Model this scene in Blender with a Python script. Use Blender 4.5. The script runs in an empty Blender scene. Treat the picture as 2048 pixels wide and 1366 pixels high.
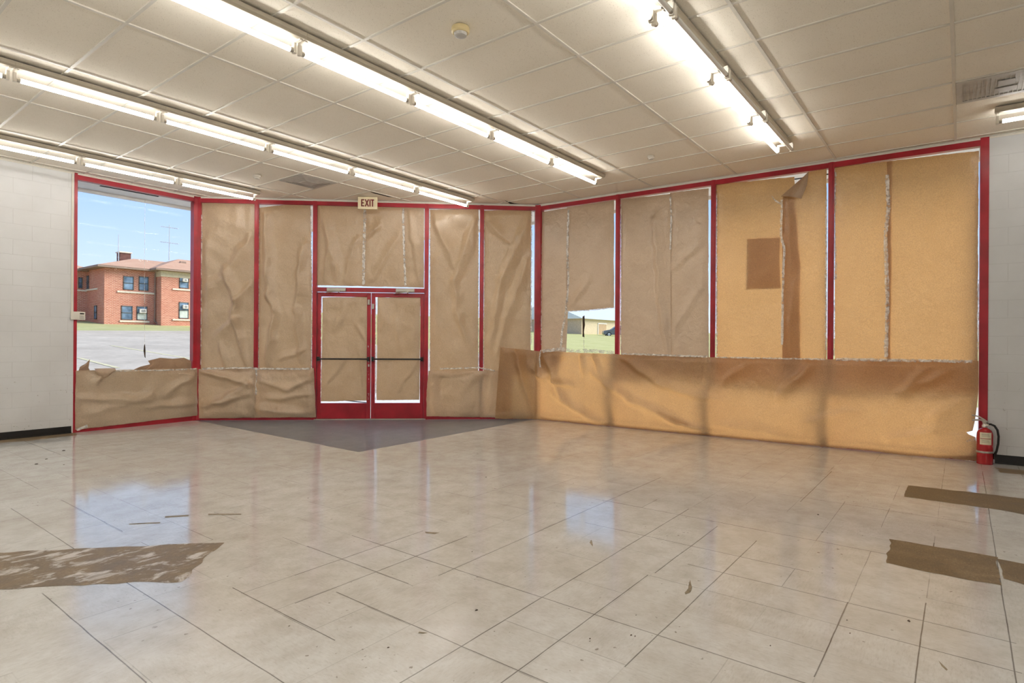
import bpy, math, random
from math import sin, cos, pi, radians, hypot
from mathutils import Vector, noise

random.seed(7)
SC = bpy.context.scene
COL = SC.collection

# ------------------------------------------------------------------ camera
# measured camera: u / w are the two directions of the room grid, z is up
F, YAW, ROLL, CAMZ = 1176.634, 0.6528, 0.0064, 1.3297

def ray(px, py):
    a = (px - 1024) / F; b = -(py - 683.48) / F
    X = a * cos(ROLL) - b * sin(ROLL); Z = a * sin(ROLL) + b * cos(ROLL)
    c, s = cos(YAW), sin(YAW)
    return X * s + c, -X * c + s, Z

def at_z(px, py, z):
    u, w, d = ray(px, py); t = (z - CAMZ) / d
    return u * t, w * t

class Wall:
    """a straight run of wall in plan: s along it, n into the room, z up"""
    def __init__(self, P, Q):
        self.P, self.Q = P, Q
        self.L = hypot(Q[0] - P[0], Q[1] - P[1])
        self.d = ((Q[0] - P[0]) / self.L, (Q[1] - P[1]) / self.L)
        self.n = (self.d[1], -self.d[0])
    def at(self, s, n, z):
        return (self.P[0] + self.d[0] * s + self.n[0] * n, self.P[1] + self.d[1] * s + self.n[1] * n, z)
    def px(self, x, y, n=0.0):
        u, w, Z = ray(x, y)
        Px, Py = self.P[0] + self.n[0] * n, self.P[1] + self.n[1] * n
        dx, dy = self.d
        t = (-Px * dy + Py * dx) / (-u * dy + w * dx)
        return (u * t - Px) * dx + (w * t - Py) * dy, Z * t + CAMZ

A, B, C, D = (2.836, 9.96), (4.53, 9.99), (8.302, 5.80), (8.53, -0.201)
WL, WE, WR = Wall(A, B), Wall(B, C), Wall(C, D)
dl = WL.d; A0 = (A[0] - dl[0] * 9.0, A[1] - dl[1] * 9.0)
dr = WR.d; D1 = (D[0] + dr[0] * 7.0, D[1] + dr[1] * 7.0)
WBL, WBR = Wall(A0, A), Wall(D, D1)
CEIL = 3.682

cd = bpy.data.cameras.new('camera'); cam = bpy.data.objects.new('camera', cd); COL.objects.link(cam)
cd.sensor_fit = 'HORIZONTAL'; cd.sensor_width = 36.0; cd.lens = F / 2048 * 36.0
cd.clip_start = 0.05; cd.clip_end = 400
from mathutils import Matrix
fw = Vector((cos(YAW), sin(YAW), 0)); rt = Vector((sin(YAW), -cos(YAW), 0)); up = Vector((0, 0, 1))
r2 = rt * cos(ROLL) + up * sin(ROLL); u2 = -rt * sin(ROLL) + up * cos(ROLL)
M = Matrix((r2, u2, -fw)).transposed().to_4x4(); M.translation = (0, 0, CAMZ)
cam.matrix_world = M
SC.camera = cam

# ------------------------------------------------------------------ mesh helpers
class MB:
    def __init__(self): self.v, self.f = [], []
    def quad(self, a, b, c, d):
        i = len(self.v); self.v += [a, b, c, d]; self.f.append((i, i + 1, i + 2, i + 3)); return self
    def poly(self, pts):
        i = len(self.v); self.v += list(pts); self.f.append(tuple(range(i, i + len(pts)))); return self
    def hexa(self, p):            # 8 points: bottom ring, top ring
        i = len(self.v); self.v += list(p)
        for q in ((3, 2, 1, 0), (4, 5, 6, 7), (0, 1, 5, 4), (1, 2, 6, 5), (2, 3, 7, 6), (3, 0, 4, 7)):
            self.f.append(tuple(i + k for k in q))
        return self
    def box(self, x0, x1, y0, y1, z0, z1):
        return self.hexa([(x0, y0, z0), (x1, y0, z0), (x1, y1, z0), (x0, y1, z0),
                          (x0, y0, z1), (x1, y0, z1), (x1, y1, z1), (x0, y1, z1)])
    def wbox(self, W, s0, s1, n0, n1, z0, z1):
        a = W.at
        return self.hexa([a(s0, n1, z0), a(s1, n1, z0), a(s1, n0, z0), a(s0, n0, z0),
                          a(s0, n1, z1), a(s1, n1, z1), a(s1, n0, z1), a(s0, n0, z1)][::1])
    def tube(self, pts, r, n=10, cap=True):
        pts = [Vector(p) for p in pts]; rs = r if isinstance(r, (list, tuple)) else [r] * len(pts)
        base = len(self.v); prev = None
        for k, p in enumerate(pts):
            t = (pts[min(k + 1, len(pts) - 1)] - pts[max(k - 1, 0)]).normalized()
            if prev is None:
                h = Vector((0, 0, 1)) if abs(t.z) < .9 else Vector((1, 0, 0))
            else: h = prev
            x = (h - t * h.dot(t)).normalized(); y = t.cross(x); prev = x
            for j in range(n):
                a = 2 * pi * j / n
                self.v.append(tuple(p + (x * cos(a) + y * sin(a)) * rs[k]))
        for k in range(len(pts) - 1):
            for j in range(n):
                a, b = base + k * n + j, base + k * n + (j + 1) % n
                self.f.append((a, b, b + n, a + n))
        if cap:
            self.f.append(tuple(base + j for j in range(n))[::-1])
            self.f.append(tuple(base + (len(pts) - 1) * n + j for j in range(n)))
        return self
    def lathe(self, c, prof, n=32):   # prof: (r, z)
        base = len(self.v)
        for r, z in prof:
            for j in range(n):
                a = 2 * pi * j / n
                self.v.append((c[0] + r * cos(a), c[1] + r * sin(a), c[2] + z))
        for k in range(len(prof) - 1):
            for j in range(n):
                a, b = base + k * n + j, base + k * n + (j + 1) % n
                self.f.append((a, b, b + n, a + n))
        self.f.append(tuple(base + j for j in range(n))[::-1])
        self.f.append(tuple(base + (len(prof) - 1) * n + j for j in range(n)))
        return self
    def prism(self, ring0, ring1):
        n = len(ring0); i = len(self.v); self.v += list(ring0) + list(ring1)
        self.f.append(tuple(range(i, i + n))[::-1]); self.f.append(tuple(range(i + n, i + 2 * n)))
        for k in range(n):
            j = (k + 1) % n; self.f.append((i + k, i + j, i + n + j, i + n + k))
        return self
    def build(self, name, mat, parent=None, smooth=False, bevel=0, seg=2):
        me = bpy.data.meshes.new(name)
        me.from_pydata([tuple(p) for p in self.v], [], self.f); me.update()
        import bmesh
        bm = bmesh.new(); bm.from_mesh(me); bmesh.ops.recalc_face_normals(bm, faces=bm.faces); bm.to_mesh(me); bm.free()
        o = bpy.data.objects.new(name, me); COL.objects.link(o)
        me.materials.append(mat)
        if smooth:
            for p in me.polygons: p.use_smooth = True
            if smooth == 'auto':
                me.set_sharp_from_angle(angle=radians(40))
        if bevel:
            m = o.modifiers.new('bevel', 'BEVEL'); m.width = bevel; m.segments = seg; m.limit_method = 'ANGLE'
        if parent is not None:
            o.parent = parent
            o.matrix_parent_inverse = Matrix.Translation(-parent.location)
        return o

def tag(o, label=None, cat=None, group=None, kind=None):
    if label: o['label'] = label
    if cat: o['category'] = cat
    if group: o['group'] = group
    if kind: o['kind'] = kind
    return o

def empty(name, loc=(0, 0, 0), **k):
    o = bpy.data.objects.new(name, None); COL.objects.link(o); o.location = loc
    o.empty_display_size = .1
    return tag(o, **k)

def copy_tree(o, loc):
    c = o.copy(); COL.objects.link(c); c.location = loc
    for ch in list(o.children):
        d = ch.copy(); COL.objects.link(d); d.parent = c
        for g in list(ch.children):
            e = g.copy(); COL.objects.link(e); e.parent = d
    return c

# ------------------------------------------------------------------ materials
def lin(r, g, b):
    f = lambda c: (c / 255 / 12.92) if c / 255 <= .04045 else ((c / 255 + .055) / 1.055) ** 2.4
    return (f(r), f(g), f(b), 1)

class NT:
    def __init__(self, name):
        self.m = bpy.data.materials.new(name); self.m.use_nodes = True
        self.t = self.m.node_tree; self.t.nodes.clear()
        self.out = self.n('ShaderNodeOutputMaterial')
    def n(self, typ, **k):
        x = self.t.nodes.new(typ)
        for a, b in k.items(): setattr(x, a, b)
        return x
    def l(self, a, b): self.t.links.new(a, b)
    def val(self, sock, v):
        if hasattr(v, 'is_linked') or isinstance(v, bpy.types.NodeSocket): self.l(v, sock)
        else: sock.default_value = v
    def math(self, op, a, b=None, c=None, clamp=False):
        x = self.n('ShaderNodeMath', operation=op, use_clamp=clamp)
        self.val(x.inputs[0], a)
        if b is not None: self.val(x.inputs[1], b)
        if c is not None: self.val(x.inputs[2], c)
        return x.outputs[0]
    def mix(self, fac, a, b, blend='MIX'):
        x = self.n('ShaderNodeMix', data_type='RGBA', blend_type=blend)
        self.val(x.inputs[0], fac); self.val(x.inputs[6], a); self.val(x.inputs[7], b)
        return x.outputs[2]
    def coords(self, kind='Object'):
        return self.n('ShaderNodeTexCoord').outputs[kind]
    def world(self):
        return self.n('ShaderNodeNewGeometry').outputs['Position']
    def map(self, vec, scale=(1, 1, 1), rot=(0, 0, 0), loc=(0, 0, 0)):
        x = self.n('ShaderNodeMapping'); self.l(vec, x.inputs[0])
        x.inputs['Scale'].default_value = scale; x.inputs['Rotation'].default_value = rot; x.inputs['Location'].default_value = loc
        return x.outputs[0]
    def noise(self, vec, scale, detail=3, rough=.55, dist=0, out=0):
        x = self.n('ShaderNodeTexNoise'); self.l(vec, x.inputs['Vector'])
        x.inputs['Scale'].default_value = scale; x.inputs['Detail'].default_value = detail
        x.inputs['Roughness'].default_value = rough; x.inputs['Distortion'].default_value = dist
        return x.outputs[out]
    def ramp(self, fac, stops):
        x = self.n('ShaderNodeValToRGB'); self.val(x.inputs[0], fac); e = x.color_ramp.elements
        while len(e) < len(stops): e.new(.5)
        for k, (p, c) in enumerate(stops):
            e[k].position = p; e[k].color = c if isinstance(c, tuple) else (c, c, c, 1)
        return x.outputs[0]
    def bump(self, h, strength, dist=.01, normal=None):
        x = self.n('ShaderNodeBump'); x.inputs['Strength'].default_value = strength; x.inputs['Distance'].default_value = dist
        self.l(h, x.inputs['Height'])
        if normal is not None: self.l(normal, x.inputs['Normal'])
        return x.outputs[0]
    def bsdf(self, col, rough=.5, metal=0, spec=.5, normal=None):
        x = self.n('ShaderNodeBsdfPrincipled')
        self.val(x.inputs['Base Color'], col); self.val(x.inputs['Roughness'], rough)
        self.val(x.inputs['Metallic'], metal); self.val(x.inputs['Specular IOR Level'], spec)
        if normal is not None: self.l(normal, x.inputs['Normal'])
        return x
    def done(self, sh):
        self.l(sh.outputs[0] if hasattr(sh, 'outputs') else sh, self.out.inputs[0]); return self.m

def basic(name, col, rough=.5, metal=0, spec=.5, var=.12, scale=6, bump=0, bscale=60):
    N = NT(name); co = N.coords()
    nz = N.noise(co, scale, 4)
    c2 = tuple(max(0, x * (1 - var)) for x in col[:3]) + (1,); c1 = tuple(min(1, x * (1 + var)) for x in col[:3]) + (1,)
    c = N.ramp(nz, [(.3, c2), (.7, c1)])
    nrm = N.bump(N.noise(co, bscale, 3), bump, .004) if bump else None
    return N.done(N.bsdf(c, rough, metal, spec, nrm))

def m_floor(dark=False):
    N = NT('floor_grey_tile' if dark else 'floor_vinyl_tile'); P = N.world()
    sep = N.n('ShaderNodeSeparateXYZ'); N.l(P, sep.inputs[0]); u, w = sep.outputs[0], sep.outputs[1]
    wob = N.noise(P, 3.0, 2); wob = N.math('MULTIPLY', N.math('SUBTRACT', wob, .5), .008)
    TU, TW = .3115, .317
    fu = N.math('DIVIDE', N.math('SUBTRACT', N.math('ADD', u, wob), 1.28), TU); fw_ = N.math('DIVIDE', N.math('SUBTRACT', N.math('ADD', w, wob), .14), TW)
    iu, iw = N.math('ROUND', fu), N.math('ROUND', fw_)
    du = N.math('MULTIPLY', N.math('ABSOLUTE', N.math('SUBTRACT', fu, iu)), TU)
    dw = N.math('MULTIPLY', N.math('ABSOLUTE', N.math('SUBTRACT', fw_, iw)), TW)
    cu, cw = N.math('FLOOR', fu), N.math('FLOOR', fw_)
    def wn(a, b, k):
        cx = N.n('ShaderNodeCombineXYZ'); N.val(cx.inputs[0], a); N.val(cx.inputs[1], b); cx.inputs[2].default_value = k
        x = N.n('ShaderNodeTexWhiteNoise', noise_dimensions='3D'); N.l(cx.outputs[0], x.inputs[0]); return x.outputs[0]
    def line(d, wd): return N.math('SUBTRACT', 1.0, N.math('SMOOTHSTEP', d, wd * .4, wd) if False else N.math('DIVIDE', d, wd), clamp=True)
    su = N.math('MULTIPLY', line(du, .0032), N.math('POWER', wn(iu, cw, 1.3), 2.2))
    sw = N.math('MULTIPLY', line(dw, .0032), N.math('POWER', wn(cu, iw, 5.7), 2.2))
    seam = N.math('MULTIPLY', N.math('MAXIMUM', su, sw), .8)
    # the bolder open joints seen in the photograph: (axis, coordinate index, from, to)
    if not dark:
        bold = [('u', 1.28, 1.0, 5.9), ('u', 1.91, .9, 2.62), ('u', 2.53, -.4, 3.3), ('u', 2.22, 2.4, 3.35), ('w', 1.727, 1.3, 4.6),
                ('w', 1.418, 1.3, 3.15), ('w', 1.09, 2.2, 4.15), ('w', 1.40, 3.2, 4.3), ('u', 3.775, .7, 2.2), ('u', 3.45, -.2, 1.3),
                ('w', -.178, 2.5, 7.9), ('w', .46, 2.6, 3.46), ('w', .14, 2.7, 3.7), ('w', 1.07, 5.4, 6.9), ('w', .14, 4.45, 4.85),
                ('w', 2.67, 1.7, 3.0), ('w', 2.99, 1.9, 2.9), ('u', 3.15, -.2, .46), ('u', .955, 2.5, 3.8), ('u', 1.60, 4.6, 5.9), ('u', 2.22, 8.2, 9.9),
                ('u', 5.56, -.2, 1.3), ('u', 1.60, 2.2, 3.1), ('u', 4.40, .3, 2.4), ('w', 2.35, 2.4, 5.5)]
        for ax, c, a, b in bold:
            d = N.math('ABSOLUTE', N.math('SUBTRACT', N.math('ADD', u if ax == 'u' else w, wob), c))
            o = w if ax == 'u' else u
            msk = N.math('MULTIPLY', N.math('GREATER_THAN', o, a), N.math('LESS_THAN', o, b))
            seam = N.math('MAXIMUM', seam, N.math('MULTIPLY', msk, line(d, .0042)))
    seam = N.math('MULTIPLY', seam, N.math('ADD', .45, N.noise(P, 5, 3)), clamp=True)
    tone = wn(cu, cw, 9.1)
    big = N.noise(P, .8, 4, .6, .4); mid = N.noise(P, 5, 6, .7, .1)
    # direction of the streaks alternates tile by tile, as laid
    alt = N.math('GREATER_THAN', wn(cu, cw, 2.2), .5)
    fa = N.noise(N.map(P, (22, 90, 1)), 1.0, 5, .75); fb = N.noise(N.map(P, (90, 22, 1)), 1.0, 5, .75)
    fl = N.n('ShaderNodeMix', data_type='FLOAT'); N.l(alt, fl.inputs[0]); N.l(fa, fl.inputs[2]); N.l(fb, fl.inputs[3]); fl = fl.outputs[0]
    if dark:
        base = N.ramp(fl, [(.3, lin(96, 102, 110)), (.6, lin(124, 131, 140)), (.8, lin(158, 164, 170))])
        base = N.mix(N.ramp(big, [(.4, 0.0), (.7, .6)]), base, lin(104, 104, 106))
        col = N.mix(N.math('MULTIPLY', seam, .4), base, lin(50, 48, 48))
        rough = N.math('ADD', .2, N.math('MULTIPLY', mid, .25))
    else:
        base = N.ramp(fl, [(.28, lin(190, 189, 186)), (.45, lin(211, 211, 209)), (.75, lin(221, 222, 221))])
        base = N.mix(N.math('MULTIPLY', tone, .13), base, lin(178, 172, 160))
        base = N.mix(N.ramp(big, [(.42, 0.0), (.72, .34)]), base, lin(178, 168, 152))
        base = N.mix(N.ramp(mid, [(.40, 0.0), (.85, .55)]), base, lin(150, 138, 120))
        sp = N.noise(P, 34, 2, .4); spm = N.noise(P, 2.2, 2)
        base = N.mix(N.math('MULTIPLY', N.ramp(sp, [(.70, 0.0), (.74, 1.0)]), N.ramp(spm, [(.5, 0.0), (.62, .7)])), base, lin(104, 90, 72))
        col = N.mix(seam, base, lin(58, 46, 36))
        wear = N.math('DIVIDE', N.math('SUBTRACT', 3.4, N.math('ADD', N.math('MULTIPLY', u, .8), N.math('MULTIPLY', w, .6))), 1.3, clamp=True)
        rough = N.math('ADD', N.math('ADD', .015, N.math('MULTIPLY', mid, .17)), N.math('MULTIPLY', wear, .16))
    bmp = N.math('ADD', N.math('MULTIPLY', N.noise(P, 7, 3), 1.0), N.math('MULTIPLY', seam, -.3))
    nrm = N.bump(bmp, .05, .003)
    nrm = N.bump(fl, .02, .001, nrm)
    return N.done(N.bsdf(col, rough, 0, .75, nrm))

def m_bare(name, residue):
    N = NT(name); P = N.world()
    n1 = N.noise(P, 5, 6, .65, .5); n2 = N.noise(N.map(P, (4.5, 9, 1), (0, 0, radians(45))), 1.0, 7, .68, .5); n3 = N.noise(P, 60, 3, .7)
    base = N.ramp(n1, [(.3, lin(96, 80, 58)), (.55, lin(122, 104, 78)), (.75, lin(146, 128, 102))])
    base = N.mix(N.ramp(n3, [(.45, 0.0), (.7, .5)]), base, lin(90, 72, 50))
    if residue:
        base = N.mix(N.ramp(n2, [(.525, 0.0), (.62, .85)]), base, lin(205, 200, 196))
    n4 = N.noise(N.map(P, (26, 110, 1)), 1.0, 5, .75)
    base = N.mix(N.ramp(n4, [(.56, 0.0), (.72, .55)]), base, lin(178, 162, 136)); base = N.mix(N.ramp(n4, [(.28, .7), (.42, 0.0)]), base, lin(66, 52, 36))
    nrm = N.bump(n3, .35, .003)
    return N.done(N.bsdf(base, N.math('ADD', .3, N.math('MULTIPLY', n1, .4)), 0, .5, nrm))

def m_block():
    N = NT('painted_block'); co = N.coords('UV')
    br = N.n('ShaderNodeTexBrick'); N.l(co, br.inputs['Vector'])
    br.inputs['Scale'].default_value = 1.0; br.inputs['Brick Width'].default_value = .406; br.inputs['Row Height'].default_value = .203
    br.inputs['Mortar Size'].default_value = .004; br.inputs['Mortar Smooth'].default_value = .6
    br.inputs['Color1'].default_value = (1, 1, 1, 1); br.inputs['Color2'].default_value = (.96, .96, .96, 1); br.inputs['Mortar'].default_value = (.0, .0, .0, 1)
    P = N.world()
    n1 = N.noise(P, 1.5, 4); n2 = N.noise(P, 90, 3, .7)
    sepc = N.n('ShaderNodeSeparateXYZ'); N.l(P, sepc.inputs[0])
    base = N.ramp(n1, [(.3, lin(203, 203, 203)), (.7, lin(214, 215, 216))])
    base = N.mix(N.math('MULTIPLY', N.math('SUBTRACT', 1.0, br.outputs['Fac']), 1.0), lin(200, 200, 200), base)
    low = N.math('SUBTRACT', 1.0, N.math('DIVIDE', sepc.outputs[2], 1.3), clamp=True)
    spk = N.ramp(N.noise(P, 22, 3, .6), [(.66, 0.0), (.70, 1.0)])
    base = N.mix(N.math('MULTIPLY', N.math('MULTIPLY', spk, low), .8), base, lin(120, 112, 100))
    h = N.math('ADD', N.math('MULTIPLY', N.math('SUBTRACT', 1.0, br.outputs['Fac']), .8), N.math('MULTIPLY', n2, .35))
    return N.done(N.bsdf(base, .55, 0, .4, N.bump(h, .35, .004)))

def m_ceiling():
    N = NT('acoustic_tile'); P = N.world()
    n1 = N.noise(P, 160, 2, .6); n2 = N.noise(P, 1.2, 3)
    vor = N.n('ShaderNodeTexVoronoi'); N.l(P, vor.inputs['Vector']); vor.inputs['Scale'].default_value = 75
    pit = N.ramp(vor.outputs['Distance'], [(.16, 1.0), (.3, 0.0)])
    pit = N.math('MULTIPLY', pit, N.ramp(N.noise(P, 40, 2), [(.45, 0.0), (.6, 1.0)]))
    base = N.ramp(n2, [(.3, lin(243, 235, 220)), (.7, lin(247, 240, 226))])
    base = N.mix(N.math('MULTIPLY', pit, .45), base, lin(176, 160, 138))
    base = N.mix(N.ramp(n1, [(.5, 0.0), (.75, .2)]), base, lin(206, 194, 174))
    return N.done(N.bsdf(base, .9, 0, .1, N.bump(n1, .25, .003)))

def m_paper(name, c_lo, c_hi, trans, tcol):
    N = NT(name); P = N.coords()
    big = N.noise(P, 2.5, 4, .6); fib = N.noise(P, 90, 3, .7); fl = N.noise(N.map(P, (30, 30, 220)), 1.0, 3, .6)
    c = N.ramp(big, [(.3, c_lo), (.7, c_hi)])
    c = N.mix(N.ramp(fib, [(.35, 0.0), (.7, .28)]), c, tuple(x * .62 for x in c_lo[:3]) + (1,))
    c = N.mix(N.ramp(fl, [(.5, 0.0), (.8, .2)]), c, tuple(min(1, x * 1.25) for x in c_hi[:3]) + (1,))
    t = N.mix(N.ramp(fib, [(.3, 0.0), (.72, .75)]), tcol, tuple(x * .45 for x in tcol[:3]) + (1,))
    cr = N.noise(P, 9, 4, .5, .6)
    nrm = N.bump(N.math('ADD', N.math('MULTIPLY', cr, 1.0), N.math('MULTIPLY', fib, .05)), 55e-2, .02)
    p = N.bsdf(c, .31, 0, .85, nrm)
    tr = N.n('ShaderNodeBsdfTranslucent'); N.l(t, tr.inputs[0])
    mx = N.n('ShaderNodeMixShader'); mx.inputs[0].default_value = trans
    N.l(p.outputs[0], mx.inputs[1]); N.l(tr.outputs[0], mx.inputs[2])
    return N.done(mx)

def m_glass():
    N = NT('window_glass'); P = N.world()
    fr = N.n('ShaderNodeFresnel'); fr.inputs[0].default_value = 1.45
    gl = N.n('ShaderNodeBsdfGlossy'); gl.inputs['Roughness'].default_value = .0
    N.l(N.ramp(N.noise(P, 3, 2), [(.3, .85), (.7, .95)]), gl.inputs[0])
    tr = N.n('ShaderNodeBsdfTransparent'); tr.inputs[0].default_value = (.985, .988, .988, 1)
    mx = N.n('ShaderNodeMixShader'); N.l(N.math('MULTIPLY', fr.outputs[0], .05), mx.inputs[0]); N.l(tr.outputs[0], mx.inputs[1]); N.l(gl.outputs[0], mx.inputs[2])
    return N.done(mx)

def m_tape():
    N = NT('clear_packing_tape'); P = N.world()
    p = N.bsdf(lin(235, 232, 226), .12, 0, .8, N.bump(N.noise(P, 60, 2), .6, .01))
    tr = N.n('ShaderNodeBsdfTransparent')
    mx = N.n('ShaderNodeMixShader'); N.l(N.ramp(N.noise(P, 16, 3), [(.36, .18), (.58, .8)]), mx.inputs[0]); N.l(tr.outputs[0], mx.inputs[1]); N.l(p.outputs[0], mx.inputs[2])
    return N.done(mx)

def m_emit(name, col, s):
    N = NT(name); e = N.n('ShaderNodeEmission'); e.inputs[1].default_value = s
    N.l(N.ramp(N.noise(N.coords(), 4, 2), [(.3, tuple(x * .97 for x in col[:3]) + (1,)), (.7, col)]), e.inputs[0])
    return N.done(e)

def m_brick():
    N = NT('red_brick'); co = N.coords('UV')
    br = N.n('ShaderNodeTexBrick'); N.l(co, br.inputs['Vector'])
    br.inputs['Scale'].default_value = 1.0; br.inputs['Brick Width'].default_value = .30; br.inputs['Row Height'].default_value = .11
    br.inputs['Mortar Size'].default_value = .016; br.inputs['Mortar Smooth'].default_value = .3
    br.inputs['Color1'].default_value = lin(206, 134, 108); br.inputs['Color2'].default_value = lin(184, 108, 84); br.inputs['Mortar'].default_value = lin(226, 200, 178)
    c = N.mix(N.ramp(N.noise(N.world(), .7, 3), [(.35, 0.0), (.7, .4)]), br.outputs[0], lin(196, 118, 94))
    return N.done(N.bsdf(c, .85, 0, .2, N.bump(br.outputs['Fac'], -.3, .01)))

def m_ground(name, a, b, c, s1, s2, rough=.9):
    N = NT(name); P = N.world()
    n1 = N.noise(P, s1, 5, .6, .4); n2 = N.noise(P, s2, 4, .7)
    k = N.ramp(n1, [(.3, a), (.7, b)]); k = N.mix(N.ramp(n2, [(.4, 0.0), (.75, .6)]), k, c)
    return N.done(N.bsdf(k, rough, 0, .2, N.bump(n2, .4, .02)))

K = {}
K['floor'] = m_floor(); K['dark'] = m_floor(True)
K['bare_l'] = m_bare('bare_subfloor_residue', True); K['bare_r'] = m_bare('bare_subfloor', False)
K['block'] = m_block(); K['ceil'] = m_ceiling()
K['tee'] = basic('white_tee_bar', lin(222, 217, 206), .45, var=.04)
K['red'] = basic('red_painted_aluminium', (.34, .010, .022, 1), .32, spec=.5, var=.22, scale=4, bump=.08)
K['chip'] = basic('bare_aluminium', lin(190, 186, 180), .35, .8)
K['glass'] = m_glass(); K['tape'] = m_tape()
K['paper'] = m_paper('kraft_paper', lin(178, 157, 131), lin(196, 175, 150), .28, (.80, .46, .20, 1))
K['paper_thick'] = m_paper('kraft_paper_heavy', lin(182, 156, 128), lin(198, 172, 144), .20, (.55, .40, .26, 1))
K['paper_thin'] = m_paper('kraft_paper_thin', lin(166, 136, 98), lin(182, 152, 112), .38, (.88, .48, .18, 1))
K['torn'] = m_paper('torn_kraft_paper', lin(150, 116, 88), lin(176, 144, 112), .12, (.5, .35, .2, 1))
K['tube'] = m_emit('fluorescent_tube', (1, .965, .91, 1), 27)
K['glint'] = basic('reflection_line_tube', lin(236, 234, 228), .15, var=.03)
K['house'] = basic('beige_fitting_enamel', lin(172, 162, 143), .5, var=.05)
K['white'] = basic('white_enamel', lin(226, 220, 208), .4, var=.05)
K['black'] = basic('black_rubber', lin(20, 18, 17), .4, var=.2)
K['void'] = basic('dark_void', lin(26, 22, 20), .9)
K['cream'] = basic('aged_plastic', lin(216, 198, 150), .45, var=.06)
K['offw'] = basic('beige_plastic', lin(216, 210, 198), .45, var=.05)
K['grille'] = basic('grey_grille_metal', lin(188, 185, 179), .5, 0, var=.1, scale=20)
K['louvre'] = basic('louvre_dark', lin(168, 162, 156), .5, 0)
K['alu'] = basic('brushed_aluminium', lin(176, 170, 160), .35, .6)
K['extred'] = basic('red_cylinder_paint', (.42, .012, .018, 1), .22, spec=.6, var=.08)
K['label'] = basic('printed_label', lin(226, 216, 190), .5, var=.05)
K['labelink'] = basic('label_print', lin(150, 60, 46), .6)
K['labelgrey'] = basic('label_print_grey', lin(150, 146, 120), .6)
K['signw'] = basic('exit_sign_face', lin(236, 222, 186), .5, var=.04)
K['signr'] = basic('exit_sign_letters', lin(120, 34, 28), .5)
K['soffit'] = basic('white_soffit', lin(240, 238, 232), .6, var=.03)
K['brick'] = m_brick()
K['soot'] = basic('weathered_dark_brick', lin(112, 76, 66), .9, var=.3, scale=3, bump=.3, bscale=8)
K['roof'] = m_ground('brown_shingle', lin(200, 156, 128), lin(214, 174, 146), lin(178, 136, 110), 1.2, 9)
K['eave'] = basic('eave_fascia', lin(150, 128, 112), .7)
K['frieze'] = basic('cream_frieze', lin(214, 200, 170), .7)
K['sill'] = basic('stone_sill', lin(230, 218, 196), .8)
K['wframe'] = basic('dark_window_frame', lin(96, 100, 98), .5)
def m_pane():
    N = NT('outside_window_pane'); P = N.world()
    c = N.ramp(N.noise(P, .8, 3), [(.35, lin(70, 92, 112)), (.65, lin(150, 176, 200))])
    return N.done(N.bsdf(c, .1, 0, .6))
K['pane'] = m_pane()
K['blind'] = basic('window_blind', lin(206, 214, 204), .7)
K['ac'] = basic('air_conditioner_case', lin(236, 230, 216), .5)
K['acg'] = basic('air_conditioner_grille', lin(150, 150, 146), .6)
K['asphalt'] = m_ground('weathered_asphalt', lin(184, 171, 154), lin(212, 199, 181), lin(158, 147, 132), .35, 3)
K['yline'] = basic('yellow_road_paint', lin(214, 202, 160), .8, var=.2)
K['grass'] = m_ground('dry_lawn', lin(178, 176, 124), lin(196, 190, 140), lin(156, 160, 104), .5, 6)
K['grass2'] = m_ground('green_lawn', lin(190, 184, 118), lin(206, 198, 138), lin(164, 166, 100), .5, 6)
K['walk'] = m_ground('concrete_walk', lin(222, 217, 208), lin(232, 227, 219), lin(204, 199, 190), .6, 8)
K['tanwall'] = basic('tan_metal_siding', lin(214, 196, 162), .6)
K['tandark'] = basic('brown_metal_siding', lin(204, 176, 148), .6)
K['metalroof'] = basic('pale_metal_roof', lin(222, 224, 226), .4, .2)
K['garage'] = basic('tan_garage_door', lin(190, 160, 122), .6)
K['car'] = basic('grey_car_paint', lin(112, 116, 122), .25, .4)
K['carglass'] = basic('car_glass', lin(40, 46, 52), .08)
K['tyre'] = basic('tyre_rubber', lin(34, 34, 36), .7)
K['rim'] = basic('alloy_rim', lin(190, 192, 194), .3, .7)
K['mast'] = basic('galvanised_mast', lin(196, 200, 204), .5, 0)
K['mark'] = basic('dark_scuff', lin(128, 116, 96), .6, var=.3, scale=40)
K['crumb'] = basic('dark_debris', lin(68, 54, 42), .8)

def uv_box(o, W=None):
    """metric wall coordinates as UV: along the wall, up"""
    me = o.data; uv = me.uv_layers.new(name='UVMap')
    for p in me.polygons:
        n = p.normal
        for li in p.loop_indices:
            co = me.vertices[me.loops[li].vertex_index].co
            if W is not None: s = (co.x - W.P[0]) * W.d[0] + (co.y - W.P[1]) * W.d[1]
            else: s = co.x if abs(n.y) > abs(n.x) else co.y
            uv.data[li].uv = (s, co.z)

def struct(o): o['kind'] = 'structure'; return o

# ------------------------------------------------------------------ room shell
BACKW, BACKU = D1[1], A0[0]
outline = [A0, A, B, C, D, D1, (BACKU, BACKW)]
floor_pts = [A0, A, B, (4.46, 5.70), C, D, D1, (BACKU, BACKW)]
mb = MB(); mb.poly([(x, y, 0) for x, y in floor_pts][::-1])
floor = struct(mb.build('floor', K['floor']))
mb = MB(); mb.poly([(B[0], B[1], 0), (4.46, 5.70, 0), (C[0], C[1], 0)])
g = mb.build('floor_entry_tiles', K['dark']); struct(g)
mb = MB(); mb.box(BACKU - 1, 10.0, BACKW - 1, 12.5, -.35, -.12); struct(mb.build('floor_slab', K['walk']))

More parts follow.
